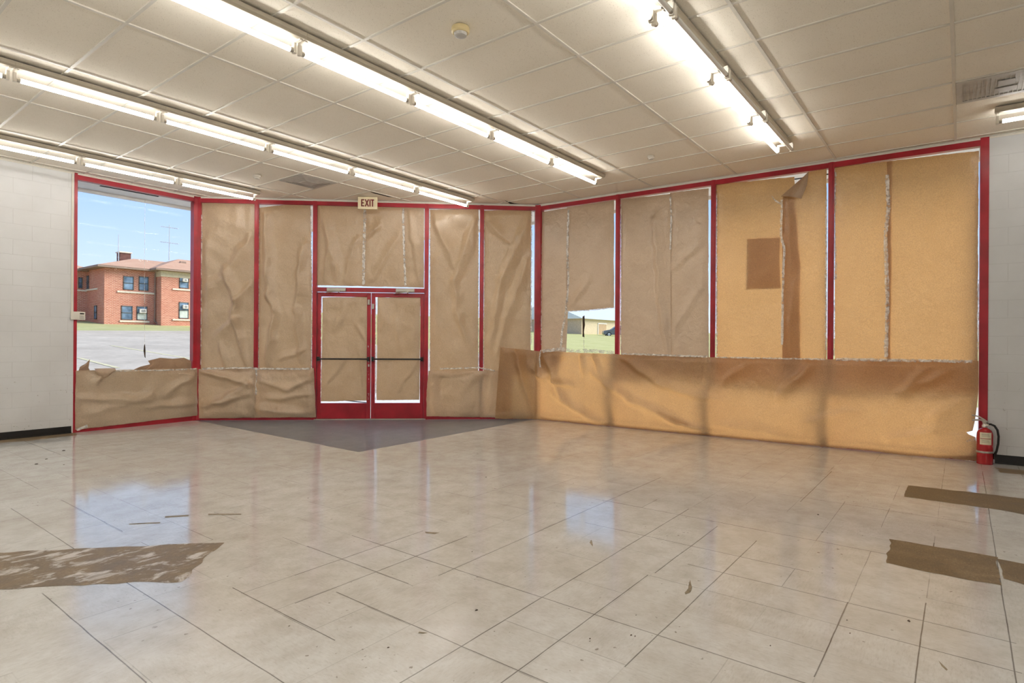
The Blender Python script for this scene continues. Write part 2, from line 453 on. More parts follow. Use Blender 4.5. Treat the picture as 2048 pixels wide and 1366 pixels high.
def patch(pts, mat, name='bare_patch', z=.0012, rag=.012, seed=0, n=26):
    ring = []
    for k in range(len(pts)):
        a, b = pts[k], pts[(k + 1) % len(pts)]
        for j in range(n):
            t = j / n; x, y = a[0] + (b[0] - a[0]) * t, a[1] + (b[1] - a[1]) * t
            e = noise.noise_vector(Vector((x * 9 + seed, y * 9, seed))) * rag
            ring.append((x + e.x, y + e.y, z))
    m = MB(); m.poly(ring)
    return m.build(name, mat, floor)
fz = lambda *p: [at_z(x, y, 0) for x, y in p]
patch(fz((-60, 1109), (160, 1098), (445, 1086), (415, 1112), (392, 1138), (365, 1163), (180, 1170), (-60, 1183)), K['bare_l'], rag=.025, seed=3)
patch(fz((1815, 971), (1985, 990), (2110, 1006), (2110, 1041), (1985, 1018), (1808, 994)), K['bare_r'], seed=5)
patch(fz((1782, 1079), (1992, 1114), (2003, 1172), (1771, 1127)), K['bare_r'], rag=.02, seed=8)
patch(fz((1996, 1119), (2120, 1142), (2120, 1190), (2004, 1158)), K['bare_r'], seed=9)
patch(fz((1990, 936), (2080, 944), (2080, 953), (2003, 946)), K['bare_r'], rag=.03, seed=12)
patch(fz((-80, 880), (150, 866), (152, 871), (60, 882), (-80, 892)), K['bare_r'], rag=.02, seed=15)
for pts, s in (([(1380, 1160), (1384, 1176), (1380, 1186), (1371, 1190), (1369, 1186), (1376, 1178)], 1), ([(1182, 1080), (1186, 1090), (1186, 1094), (1179, 1086)], 2),
               ([(258, 1048), (320, 1045), (320, 1047), (258, 1050)], 3), ([(330, 1033), (378, 1030), (378, 1033), (330, 1036)], 4), ([(416, 1028), (482, 1028), (482, 1030), (416, 1031)], 5),
               ([(850, 1064), (880, 1066), (870, 1069), (852, 1067)], 6), ([(1878, 1322), (1896, 1340), (1893, 1342), (1884, 1334)], 7), ([(838, 1264), (856, 1266), (846, 1268), (836, 1267)], 8)):
    patch(fz(*pts), K['mark'], 'scuff_mark', .001, .004, s * 3.1, 8)

# debris bits on the floor
chips = [(1818, 1243, 9), (776, 1296, 7), (953, 1221, 7), (944, 1104, 4), (1541, 1292, 5), (1180, 1278, 6), (1262, 1271, 6), (1270, 1273, 5), (1694, 1241, 4), (1700, 1267, 4),
         (1180, 1283, 4), (1272, 1231, 4), (128, 902, 5), (72, 929, 5), (92, 919, 4), (972, 955, 4), (1636, 1030, 5), (578, 1253, 5), (1138, 1218, 4), (128, 930, 3)]
for k, (x, y, s) in enumerate(chips):
    u, w = at_z(x, y, 0); r = s / F * hypot(u, w) * .55; m = MB(); ring = []
    for j in range(7):
        a = j / 7 * 2 * pi; q = r * random.uniform(.5, 1.2); ring.append((u + q * cos(a), w + q * .6 * sin(a)))
    m.prism([(a, b, .0005) for a, b in ring], [(u + (a - u) * .6, w + (b - w) * .6, r * .35) for a, b in ring])
    tag(m.build('debris_chip', K['crumb']), 'tiny dark chip of debris lying on the pale tile floor', 'debris', 'tiny debris chips scattered on the floor')

def block_wall(name, W, s0, s1):
    m = MB(); m.wbox(W, s0, s1, -.2, 0, -.12, CEIL + .1)
    o = m.build(name, K['block']); uv_box(o, W); return struct(o)
block_wall('wall_left', WBL, -.2, WBL.L)
block_wall('wall_right', WBR, .02, WBR.L + .2)
block_wall('wall_back', Wall((BACKU, BACKW), A0), -.2, BACKW * -1 + A0[1] + .2)
block_wall('wall_rear', Wall(D1, (BACKU, BACKW)), -.2, D1[0] - BACKU + .2)
def baseboard(name, W, s0, s1):
    m = MB(); m.wbox(W, s0, s1, 0, .006, .0, .10); m.wbox(W, s0, s1, .006, .016, 0, .012)
    return struct(m.build(name, K['black'], bevel=.002))
baseboard('baseboard_left', WBL, 0, WBL.L - .02); baseboard('baseboard_right', WBR, .1, WBR.L)

# ceiling: lay-in tiles, tee grid, wall angle
ceil_e = struct(empty('ceiling', (0, 0, CEIL)))
m = MB(); m.poly([(x, y, CEIL + .004) for x, y in [(BACKU - .2, BACKW - .2), (8.9, BACKW - .2), (8.9, 5.7), (8.9, 10.6), (BACKU - .2, 10.6)]])
m.build('tile_panels', K['ceil'], ceil_e)
U0, W0, TU, TV = 1.724, 4.951, .6096, 1.2205
def clip_line(p, q):
    """clip segment p-q to the room outline (convex enough along the two grid directions)"""
    ts = []
    n = len(outline)
    for k in range(n):
        a, b = outline[k], outline[(k + 1) % n]
        d = (q[0] - p[0], q[1] - p[1]); e = (b[0] - a[0], b[1] - a[1])
        det = d[0] * -e[1] + d[1] * e[0]
        if abs(det) < 1e-9: continue
        rx, ry = a[0] - p[0], a[1] - p[1]
        t = (rx * -e[1] + ry * e[0]) / det; s = (d[0] * ry - d[1] * rx) / det
        if 0 <= s <= 1: ts.append(t)
    if len(ts) < 2: return None
    return min(ts), max(ts)
m = MB(); zb, zt = CEIL - .006, CEIL + .004
for k in range(-18, 14):
    u = U0 + TU * k
    if not (BACKU < u < 8.5): continue
    r = clip_line((u, -30), (u, 30))
    if r: m.box(u - .012, u + .012, -30 + 60 * r[0], -30 + 60 * r[1], zb + .0008, zt)
for k in range(-10, 6):
    w = W0 + TV * k
    if not (BACKW < w < 9.9): continue
    r = clip_line((-30, w), (30, w))
    if r: m.box(-30 + 60 * r[0], -30 + 60 * r[1], w - .0125, w + .0125, zb, zt)
m.build('tee_grid', K['tee'], ceil_e)
for k, W in enumerate((WBL, WL, WE, WR, WBR)):
    m = MB(); m.wbox(W, 0, W.L, -.003, .022, CEIL - .008, CEIL); m.wbox(W, 0, W.L, -.003, .003, CEIL - .03, CEIL)
    struct(m.build('trim_%d' % (k + 1), K['tee']))
# slipped ceiling tiles leave dark gaps along the storefront
for pts in (((1009, 401), (1028, 407), (1050, 410), (1090, 408), (1094, 411), (1046, 413), (1020, 408)), ((738, 383), (770, 390), (796, 396), (776, 394), (748, 387)),
            ((600, 398), (700, 401), (700, 404), (640, 402))):
    ring = [at_z(x, y, CEIL) for x, y in pts]
    m = MB(); m.poly([(a, b, CEIL - .0015) for a, b in ring]); m.build('open_gap', K['void'], ceil_e)

# ------------------------------------------------------------------ storefront
ZH0, ZH1, ZS = 3.585, 3.655, .075
MW = .034            # half width of a mullion
ND, NG = -.08, -.055  # back of the frame, glass
win_no = [0]
def window(W, s0, s1, z0=None, z1=None, left=True, right=False, head=True, sill=True):
    win_no[0] += 1
    z0 = 0 if z0 is None else z0; z1 = ZH1 if z1 is None else z1
    e = struct(empty('window_%d' % win_no[0], W.at((s0 + s1) / 2, 0, z0)))
    if head:
        m = MB(); m.wbox(W, s0, s1, ND, 0, ZH0, z1); m.wbox(W, s0, s1, ND, -.002, z1, CEIL - .001); m.build('head_rail', K['red'], e)
    if sill:
        m = MB(); m.wbox(W, s0, s1, ND, 0, z0, z0 + ZS); m.build('sill_rail', K['red'], e, bevel=.003)
    for on, s in ((left, s0), (right, s1)):
        if on:
            m = MB(); m.wbox(W, s - MW, s + MW, -.03, .004, z0, z1); m.wbox(W, s - .018, s + .018, ND, -.03, z0, z1); m.wbox(W, s - MW * .55, s + MW * .55, .004, .010, z0, z1)
            m.build('mullion', K['red'], e, bevel=.003)
    m = MB(); m.wbox(W, s0, s1, NG - .003, NG + .003, z0 + (ZS if sill else 0), ZH0)
    m.build('glass_pane', K['glass'], e)
    return e
SE = [0, .945, 1.89, 3.74, 4.675, WE.L]
SR = [0, 1.487, 2.972, 4.463, 5.965]
window(WL, 0, WL.L, left=False)
window(WE, SE[0], SE[1], left=False)
window(WE, SE[1], SE[2])
wt = window(WE, SE[2], SE[3], z0=2.145, sill=False, left=False)
m = MB(); m.wbox(WE, SE[2], SE[3], ND, .004, 2.145, 2.215); m.build('transom_bar', K['red'], wt, bevel=.003)
for s in (SE[2], SE[3]):
    m = MB(); m.wbox(WE, s - MW, s + MW, ND, .004, 0, ZH1); m.build('door_jamb', K['red'], wt, bevel=.003)
window(WE, SE[3], SE[4], left=False)
window(WE, SE[4], SE[5])
for k in range(4):
    window(WR, SR[k], SR[k + 1], left=k > 0)
# posts at the corners of the storefront
def post(name, ring):
    m = MB(); m.prism([(x, y, 0) for x, y in ring], [(x, y, ZH1 + .02) for x, y in ring]); return struct(m.build(name, K['red'], bevel=.003))
p2 = lambda W, s, n: W.at(s, n, 0)[:2]
post('trim_6', [p2(WL, -.0, -.11), p2(WL, .04, -.11), p2(WL, .04, .004), p2(WL, 0, .004)][::-1])
post('trim_7', [p2(WL, WL.L - .055, -.11), p2(WE, .0, -.14), p2(WE, .055, -.11), p2(WE, .055, .006), p2(WL, WL.L + .0, .008), p2(WL, WL.L - .055, .006)])
post('trim_8', [p2(WE, WE.L - .05, -.11), p2(WR, -.05, -.13), p2(WR, .055, -.11), p2(WR, .055, .006), p2(WE, WE.L - .01, .012), p2(WE, WE.L - .05, .006)])
post('trim_9', [p2(WR, SR[4] - .005, -.11), p2(WR, SR[4] + .075, -.11), p2(WR, SR[4] + .075, .006), p2(WR, SR[4] - .005, .006)])

# doors: two glazed leaves with panic bars and overhead closers
def door(name, s0, s1, hinge):
    e = struct(empty(name, WE.at((s0 + s1) / 2, 0, 0)))
    n0, n1 = -.075, -.028
    for s in (s0, s1 - .062):
        m = MB(); m.wbox(WE, s, s + .062, n0, n1, .015, 2.135); m.build('stile', K['red'], e, bevel=.003)
    m = MB(); m.wbox(WE, s0 + .062, s1 - .062, n0, n1, 2.065, 2.135); m.build('top_rail', K['red'], e, bevel=.003)
    m = MB(); m.wbox(WE, s0 + .062, s1 - .062, n0, n1, .015, .275); m.build('kick_rail', K['red'], e, bevel=.003)
    m = MB(); m.wbox(WE, s0 + .062, s1 - .062, -.055, -.049, .275, 2.065); m.build('glass_pane', K['glass'], e)
    # panic bar
    b = MB(); b.tube([WE.at(s0 + .03, .045, 1.02), WE.at(s1 - .03, .045, 1.02)], .013, 12); pb = b.build('push_bar', K['black'], e, smooth='auto')
    for s in (s0 + .032, s1 - .032):
        q = MB(); q.wbox(WE, s - .018, s + .018, n1, .05, .985, 1.055); q.build('bar_bracket', K['black'], pb, bevel=.004)
    # closer on the header and its arm to the leaf
    hs = s0 + .17 if hinge == 'l' else s1 - .47
    q = MB(); q.wbox(WE, hs, hs + .31, .004, .05, 2.15, 2.205); cl = q.build('door_closer', K['alu'], e, bevel=.006)
    q = MB(); px = hs + .20 if hinge == 'l' else hs + .20
    q.tube([WE.at(px, .06, 2.145), WE.at(px - .17, .075, 2.13), WE.at(px - .24, -.03, 2.125)], .007, 8); q.tube([WE.at(px, .04, 2.15), WE.at(px, .06, 2.135)], .012, 10)
    q.build('closer_arm', K['alu'], cl)
    if hinge == 'l':
        q = MB(); q.wbox(WE, s1 - .05, s1 - .012, n1, .0, 1.93, 2.02); q.build('latch_case', K['alu'], e, bevel=.004)
        q = MB(); q.wbox(WE, s1 - .04, s1 - .015, n1, -.015, .89, .93); q.build('cylinder_lock', K['chip'], e, bevel=.003)
    else:
        q = MB(); q.wbox(WE, s0 + .012, s0 + .045, n1, -.005, 1.86, 1.95); q.build('latch_case', K['alu'], e, bevel=.004)
    return e
door('door_1', SE[2] + MW + .004, 2.812, 'l'); door('door_2', 2.822, SE[3] - MW - .004, 'r')
m = MB(); m.wbox(WE, SE[2], SE[3], -.11, .01, -.002, .014); struct(m.build('trim_10', K['alu'], bevel=.003))

# ------------------------------------------------------------------ kraft paper
def tri(x):  # triangle wave -1..1
    x = x - math.floor(x); return 4 * abs(x - .5) - 1

def crumple(x, y, seed, freq=3.0):
    """flat facets meeting in sharp creases"""
    h = 0.0; a = 1.0
    for k in range(4):
        ang = seed * 1.7 + k * 1.13
        wx = noise.noise(Vector((x * .9 * freq * .4 + seed, y * .9 * freq * .4, k * 3.1)))
        ph = (x * cos(ang) + y * sin(ang)) * freq * (.45 + .32 * k) + wx * 1.3
        msk = .5 + .5 * noise.noise(Vector((x * 1.3 + k * 7, y * 1.1, seed)))
        h += a * tri(ph) * max(0, msk); a *= .62
    return h

def seg_d(px, py, x0, y0, x1, y1):
    dx, dy = x1 - x0, y1 - y0; L2 = dx * dx + dy * dy or 1e-9
    t = ((px - x0) * dx + (py - y0) * dy) / L2; tc = min(1, max(0, t))
    return hypot(px - x0 - dx * tc, py - y0 - dy * tc), tc

def lerp_poly(pts, t):
    t = min(max(t, 0), 1) * (len(pts) - 1); i = min(int(t), len(pts) - 2); f = t - i
    return pts[i][0] + (pts[i + 1][0] - pts[i][0]) * f, pts[i][1] + (pts[i + 1][1] - pts[i][1]) * f

class Run:
    """E and R walls as one path, for the paper that turns the corner"""
    L1 = WE.L
    def at(self, s, n, z):
        b = .10
        if s < self.L1 - b: return WE.at(s, n, z)
        if s > self.L1 + b: return WR.at(s - self.L1, n, z)
        t = (s - self.L1 + b) / (2 * b); t = t * t * (3 - 2 * t)
        p = Vector(WE.at(min(s, self.L1), n, z)); q = Vector(WR.at(max(s - self.L1, 0), n, z))
        r = p * (1 - t) + q * t
        c = Vector(WE.at(self.L1, 0, z)); out = (Vector((WE.n[0], WE.n[1], 0)) + Vector((WR.n[0], WR.n[1], 0))).normalized()
        return tuple(r + out * .02 * (1 - abs(2 * t - 1)))
RUN = Run()

FS, AMP = 2.5, 1.6
def fold(x, y, x0, y0, x1, y1, h, r):
    """a crease: one flank steep, the other a long soft slope"""
    d, tc = seg_d(x, y, x0, y0, x1, y1)
    side = (x1 - x0) * (y - y0) - (y1 - y0) * (x - x0)
    rr = r * (1.5 if side > 0 else .7)
    if d >= rr: return 0.0
    q = 1 - d / rr
    return h * q * q * (1.6 - .6 * q) * (.35 + .65 * sin(pi * min(1, max(0, .12 + tc * .8))))
def sheet(label, W, left, right, n0, amp=.012, seed=1.0, folds=(), freq=3.0, mat='paper', cols=None, edge=.006, group='brown paper sheets over the upper glass', drape=0, pxmode=True, nmin=None, nmax=None, pin=None):
    """left/right: outline points top to bottom (pixels on the wall plane, or s,z)"""
    if pxmode:
        left = [W.px(x, y, n0) for x, y in left]; right = [W.px(x, y, n0) for x, y in right]
        folds = [(*W.px(a, b, n0), *W.px(c, d, n0), h, r) for a, b, c, d, h, r in folds]
    wd = max(abs(right[0][0] - left[0][0]), abs(right[-1][0] - left[-1][0])); ht = abs(left[0][1] - left[-1][1])
    nx = cols or max(8, min(110, int(wd / .022))); ny = max(8, min(130, int(ht / .022)))
    m = MB()
    for j in range(ny + 1):
        b = j / ny; l = lerp_poly(left, b); r = lerp_poly(right, b)
        for i in range(nx + 1):
            a = i / nx; s = l[0] + (r[0] - l[0]) * a; z = l[1] + (r[1] - l[1]) * a
            ed = min(a * wd, (1 - a) * wd); ev = min(b * ht, (1 - b) * ht)
            if i in (0, nx): s += edge * noise.noise(Vector((z * 6, seed * 3 + a * 9, 0))) + edge * .5 * noise.noise(Vector((z * 25, seed, a)))
            if j in (0, ny): z += edge * noise.noise(Vector((s * 6, seed * 5 + b * 9, 0))) + edge * .6 * noise.noise(Vector((s * 25, seed, b)))
            hold = min(1, (min(ed, ev) + .012) / .10)
            h = AMP * amp * (crumple(s, z, seed, freq) * .55 + .45 + .6 * noise.noise(Vector((s * 2.2, z * 1.4, seed * 2.3))))
            for (x0, y0, x1, y1, fh, fr) in folds:
                wv = noise.noise_vector(Vector((s * 5, z * 5, seed))) * .035
                h += fold(s + wv.x, z + wv.y, x0, y0, x1, y1, fh * FS, fr * 1.25)
            if drape: h += drape * sin(pi * a) * (.6 + .4 * noise.noise(Vector((s * 3, z * .8, seed))))
            n = n0 + h * hold
            if nmin is not None: n = max(nmin, n)
            if nmax is not None: n = min(nmax, n)
            if pin: n = pin(s, z, n)
            m.v.append(W.at(s, n, z))
    for j in range(ny):
        for i in range(nx):
            k = j * (nx + 1) + i; m.f.append((k, k + 1, k + nx + 2, k + nx + 1))
    o = m.build('paper_sheet', K[mat], smooth=True)
    tag(o, label, 'paper', group); o['s'] = 0; del o['s']
    o.data.polygons.foreach_get
    return o

def tape(W, pts, n, width=.03,  parent=None, pxmode=True, seed=0, name='tape_strip', rag=1.0):
    rnd = random.Random(seed * 13 + 5); width *= 1.4 if rag > .5 else 1
    if pxmode: pts = [W.px(x, y, n) for x, y in pts]
    L = sum(hypot(pts[k + 1][0] - pts[k][0], pts[k + 1][1] - pts[k][1]) for k in range(len(pts) - 1))
    st = max(4, int(L / .026)); m = MB()
    prevd = None
    for k in range(st + 1):
        p = lerp_poly(pts, k / st); q = lerp_poly(pts, min(1, k / st + .01)); o = lerp_poly(pts, max(0, k / st - .01))
        dx, dy = q[0] - o[0], q[1] - o[1]; d = hypot(dx, dy) or 1; nx_, ny_ = -dy / d, dx / d
        for sd in (-1, 0, 1):
            off = sd * width / 2 * (1 + rag * rnd.uniform(-.28, .18)) + rag * rnd.uniform(-.003, .003)
            m.v.append(W.at(p[0] + nx_ * off, n + rnd.uniform(0, .007) * rag + .001, p[1] + ny_ * off))
    for k in range(st):
        for c in (0, 1):
            a = k * 3 + c; m.f.append((a, a + 1, a + 4, a + 3))
    return m.build(name, K['tape'], parent)

NU = -.040   # sheets taped behind the mullion faces
G1 = 'paper sheets between the mullions of the entry wall'; G2 = 'paper sheets between the mullions of the right window wall'; G3 = 'long paper aprons along the bottom of the glass'
# entry wall, left to right
o = sheet('tall brown paper sheet with a sharp diagonal crease, right of the left corner post', WE, [(403, 402), (401, 570), (401, 746)], [(511, 404), (510, 570), (509, 746)], NU, .022, 1.3,
    folds=[(500, 480, 452, 545, .035, .16), (452, 545, 408, 580, .02, .14), (452, 545, 472, 602, .04, .09), (472, 602, 468, 640, .03, .10), (468, 640, 492, 730, .035, .07), (468, 640, 436, 668, .025, .10),
           (508, 565, 472, 602, .03, .08), (415, 480, 418, 640, .015, .12), (440, 690, 452, 735, .02, .06)], freq=2.4, group=G1)
for k, (x0, y0, x1, y1) in enumerate(((403, 430, 401, 730), (511, 440, 510, 735), (406, 403, 508, 405))): tape(WE, [(x0, y0), ((x0 + x1) / 2, (y0 + y1) / 2), (x1, y1)], NU + .016, .022, o, seed=k + 1)
o = sheet('brown paper sheet with two long vertical creases, left of the doors, its top corner sagging', WE, [(518, 416), (517, 570), (516, 746)], [(621, 404), (624, 570), (623, 746)], NU, .018, 2.1,
    folds=[(531, 430, 536, 590, .03, .09), (536, 590, 548, 620, .03, .09), (548, 620, 533, 730, .03, .07), (606, 490, 592, 620, .035, .10), (592, 620, 600, 715, .03, .08), (560, 720, 610, 700, .02, .06)], freq=2.0, group=G1)
tape(WE, [(622, 420), (624, 600), (623, 735)], NU + .012, .014, o, seed=4); tape(WE, [(518, 430), (517, 735)], NU + .014, .014, o, seed=5)
o = sheet('brown paper sheet above the left door leaf, left of the first tape seam', WE, [(632, 407), (632, 492), (633, 571)], [(733, 409), (732, 492), (731, 573)], NU, .012, 3.2,
    folds=[(640, 415, 668, 530, .025, .10), (668, 530, 672, 560, .02, .07), (712, 480, 690, 560, .02, .07), (655, 500, 648, 560, .018, .06)], freq=2.0, group=G1)
tape(WE, [(632, 412), (632, 500), (633, 568)], NU + .012, .014, o, seed=6)
o = sheet('brown paper sheet above the doors, between the two tape seams', WE, [(727, 409), (727, 492), (727, 573)], [(812, 411), (812, 492), (812, 575)], NU + .008, .012, 4.4,
    folds=[(730, 480, 760, 450, .02, .08), (745, 560, 800, 470, .012, .08)], freq=2.0, group=G1)
tape(WE, [(730, 415), (728, 500), (727, 570)], NU + .024, .034, o, seed=7)
o = sheet('narrow brown paper strip above the right door leaf, right of the second tape seam', WE, [(806, 413), (808, 492), (809, 575)], [(848, 414), (848, 492), (848, 576)], NU + .016, .010, 5.1, folds=[(815, 420, 838, 560, .012, .06)], group=G1)
tape(WE, [(806, 418), (808, 500), (811, 572)], NU + .034, .026, o, seed=8)
GD = 'paper sheets inside the two door leaves'
o = sheet('paper sheet inside the left door leaf', WE, [(645, 595), (644, 700), (642, 803)], [(735, 594), (735, 700), (734, 802)], -.046, .012, 6.3,
    folds=[(650, 770, 690, 720, .012, .06), (720, 700, 730, 790, .015, .05), (712, 650, 735, 690, .012, .05), (690, 600, 670, 660, .008, .07)], freq=3.0, group=GD, nmax=-.008)
tape(WE, [(642, 600), (642, 795)], -.034, .012, o, seed=9); tape(WE, [(737, 690), (737, 800)], -.034, .012, o, seed=10)
o = sheet('paper sheet inside the right door leaf', WE, [(755, 595), (754, 700), (753, 801)], [(841, 595), (840, 700), (839, 800)], -.046, .014, 7.2,
    folds=[(757, 600, 766, 640, .014, .06), (766, 640, 752, 670, .012, .06), (800, 780, 838, 720, .012, .06), (790, 640, 800, 700, .008, .07)], freq=3.0, group=GD, nmax=-.008)
tape(WE, [(752, 600), (751, 800)], -.034, .012, o, seed=11)
o = sheet('tall brown paper sheet just right of the double doors', WE, [(860, 420), (860, 570), (860, 745)], [(957, 419), (957, 570), (956, 745)], NU, .016, 8.4,
    folds=[(866, 430, 905, 530, .02, .12), (950, 440, 908, 560, .028, .13), (908, 560, 915, 640, .022, .10), (915, 640, 935, 690, .02, .09), (870, 520, 872, 650, .012, .08)], freq=1.6, group=G1)
tape(WE, [(860, 430), (860, 735)], NU + .012, .010, o, seed=12); tape(WE, [(957, 440), (957, 735)], NU + .012, .014, o, seed=13)
o = sheet('tall brown paper sheet with soft diagonal drapes, left of the inner corner post', WE, [(968, 422), (968, 570), (967, 752)], [(1063, 420), (1062, 570), (1061, 752)], NU, .016, 9.5,
    folds=[(1060, 432, 1000, 560, .030, .14), (1000, 560, 980, 690, .024, .11), (970, 440, 1010, 480, .02, .12), (1055, 520, 1010, 640, .024, .12), (1010, 640, 990, 720, .02, .10)], freq=1.4, group=G1)
tape(WE, [(1063, 425), (1062, 690)], NU + .016, .020, o, seed=14); tape(WE, [(968, 440), (967, 735)], NU + .012, .014, o, seed=15)

# right window wall
R = WR
o = sheet('narrow greyish paper strip beside the inner corner post, left of the clear opening', R, [(1082, 424), (1082, 570), (1082, 740)], [(1139, 416), (1138, 570), (1131, 742)], NU, .008, 11.3, mat='paper_thick', group=G2, freq=1.5)
tape(R, [(1137, 420), (1135, 500), (1137, 560), (1133, 620), (1125, 660), (1122, 695)], NU + .022, .030, o, seed=16); tape(R, [(1082, 440), (1083, 690)], NU + .012, .014, o, seed=17)
o = sheet('greyish paper sheet cut off short above the clear opening', R, [(1134, 415), (1133, 520), (1132, 624)], [(1228, 401), (1228, 520), (1228, 616)], NU + .006, .012, 12.2, mat='paper_thick', group=G2, freq=1.5,
    folds=[(1145, 610, 1180, 560, .018, .08), (1160, 618, 1215, 612, .014, .06)])
tape(R, [(1134, 623), (1180, 621), (1229, 615)], NU + .016, .014, o, seed=18)
o = sheet('wide greyish paper sheet right of the clear opening', R, [(1242, 399), (1242, 570), (1242, 752)], [(1346, 388), (1345, 570), (1345, 756)], NU, .012, 13.7, mat='paper_thick', group=G2, freq=1.4,
    folds=[(1310, 440, 1318, 600, .016, .10), (1318, 600, 1335, 700, .02, .08)])
tape(R, [(1242, 410), (1242, 700)], NU + .012, .012, o, seed=19)
o = sheet('greyish paper sheet with faint diagonal creases, left of the first orange-lit sheets', R, [(1340, 386), (1341, 570), (1343, 754)], [(1417, 377), (1417, 570), (1418, 760)], NU + .008, .012, 14.1, mat='paper_thick', group=G2, freq=1.8,
    folds=[(1345, 540, 1400, 490, .012, .07), (1350, 660, 1415, 560, .012, .08)])
tape(R, [(1341, 395), (1343, 440), (1341, 500)], NU + .026, .020, o, seed=20)
o = sheet('orange-lit paper sheet showing a darker square patch through it', R, [(1433, 370), (1433, 540), (1433, 764)], [(1588, 354), (1603, 540), (1603, 772)], NU, .009, 15.5, mat='paper_thin', group=G2, freq=1.2)
tape(R, [(1433, 380), (1434, 712)], NU + .012, .018, o, seed=21)
sheet('square brown paper patch behind the orange-lit sheet, near the folded corner', R, [(1496, 478), (1496, 528), (1495, 578)], [(1562, 474), (1562, 526), (1562, 577)], -.048, .002, 16.0, mat='paper_thin', group=None, nmax=-.046)
bpy.data.objects[-1] if False else None
o = sheet('orange-lit paper sheet with its top corner peeled and folded over', R, [(1617, 344), (1565, 396), (1564, 500), (1565, 600), (1564, 774)], [(1653, 338), (1653, 400), (1653, 500), (1653, 600), (1653, 774)], NU + .012, .010, 17.8, mat='paper_thin', group=G2, freq=1.6,
    folds=[(1575, 400, 1582, 560, .012, .05), (1590, 560, 1575, 700, .01, .05)])
# the folded corner
q = [R.px(1617, 344, 0), R.px(1561, 393, 0), R.px(1603, 398, 0), R.px(1614, 371, 0)]; m = MB()
for i in range(9):
    for j in range(7):
        a, b = i / 8, j / 6
        p = lerp_poly([q[0], q[1]], a); r = lerp_poly([q[0], q[3], q[2]], a)
        s = p[0] + (r[0] - p[0]) * b; z = p[1] + (r[1] - p[1]) * b
        m.v.append(R.at(s, -.02 + .055 * sin(pi * b * .9) * (.3 + a) + .004, z))
for i in range(8):
    for j in range(6):
        k = i * 7 + j; m.f.append((k, k + 1, k + 8, k + 7))
m.build('folded_corner', K['paper_thick'], o, smooth=True)
m = MB(); q = [R.px(x, y, .0) for x, y in ((1544, 393), (1550, 402), (1558, 407), (1566, 409))]; m.v = []
for k in range(9):
    p = lerp_poly(q, k / 8); wv = .006 + .012 * sin(pi * k / 8)
    m.v += [R.at(p[0], .01 + .01 * sin(k), p[1] - wv * .6), R.at(p[0], .02 + .012 * sin(k), p[1] + wv)]
for k in range(8): m.f.append((2 * k, 2 * k + 2, 2 * k + 3, 2 * k + 1))
m.build('loose_tape_curl', K['tape'], o)
tape(R, [(1564, 400), (1562, 470), (1569, 500), (1566, 560), (1564, 690)], NU + .034, .022, o, seed=22); tape(R, [(1653, 400), (1652, 600), (1652, 700)], NU + .026, .016, o, seed=23)
o = sheet('orange-lit paper sheet left of the dark overlap seam in the last window', R, [(1669, 335), (1670, 540), (1669, 776)], [(1785, 322), (1784, 540), (1783, 782)], NU, .009, 18.4, mat='paper_thin', group=G2, freq=1.2)
tape(R, [(1669, 345), (1668, 440), (1670, 560)], NU + .012, .030, o, seed=24); tape(R, [(1669, 600), (1668, 712)], NU + .012, .014, o, seed=25)
o = sheet('widest orange-lit paper sheet at the right end beside the white block wall', R, [(1774, 323), (1773, 540), (1773, 780)], [(1958, 302), (1956, 540), (1956, 788)], NU + .012, .009, 19.9, mat='paper_thin', group=G2, freq=1.2)
tape(R, [(1774, 350), (1777, 420), (1771, 470), (1775, 600), (1772, 715)], NU + .034, .030, o, seed=26); tape(R, [(1957, 560), (1956, 700)], NU + .026, .016, o, seed=27)

# aprons along the bottom
NA = .016
def pinx(ss, w=.05, lo=.012):
    def f(s, z, n):
        k = min(abs(s - q) for q in ss)
        return max(lo, lo + (n - lo) * min(1, .25 + k / w * .5)) if k < w * 1.5 else max(lo, n)
    return f
o = sheet('paper apron under the clear left window, its lower edge lifting off the red sill', WL, [(152, 742), (150, 800), (150, 860)], [(396, 737), (397, 786), (398, 831)], NA, .022, 21.7,
    folds=[(155, 800, 300, 800, .02, .07), (300, 815, 395, 805, .025, .07), (330, 790, 396, 750, .02, .08), (190, 768, 210, 748, .02, .05), (180, 830, 300, 790, .015, .09)], freq=2.6, group=G3, nmin=.012)
# curl of torn paper at its top edge
m = MB(); q0 = WL.px(205, 740, .04); 
for i in range(10):
    for j in range(6):
        a = i / 9; b = j / 5; m.v.append(WL.at(q0[0] - .10 + .26 * a, .03 + .045 * sin(b * 2.6) + .008 * noise.noise(Vector((a * 4, b * 3, 2))), q0[1] + .02 - .14 * b * (.35 + .65 * sin(pi * min(1, a * 1.1))) ))
for i in range(9):
    for j in range(5):
        k = i * 6 + j; m.f.append((k, k + 1, k + 7, k + 6))
m.build('curled_tear', K['paper_thick'], o, smooth=True)
tape(WL, [(153, 860), (175, 852)], .03, .03, o, seed=28); tape(WL, [(230, 742), (330, 741), (392, 738)], .036, .016, o, seed=29)
o = sheet('crumpled paper apron below the two tall sheets left of the doors', WE, [(397, 738), (397, 786), (398, 837)], [(628, 737), (630, 786), (632, 835)], NA, .03, 22.9,
    folds=[(405, 742, 500, 770, .03, .09), (500, 770, 440, 800, .03, .09), (400, 815, 500, 790, .03, .08), (520, 760, 580, 780, .025, .08), (580, 780, 620, 760, .02, .07), (520, 820, 600, 830, .03, .08), (540, 800, 625, 790, .02, .07)],
    freq=3.2, group=G3, nmin=.012, pin=pinx([SE[1]], .06))
tape(WE, [(405, 738), (500, 736), (515, 738), (620, 738)], .034, .022, o, seed=30); tape(WE, [(512, 735), (514, 760), (512, 790)], .034, .022, o, seed=31)
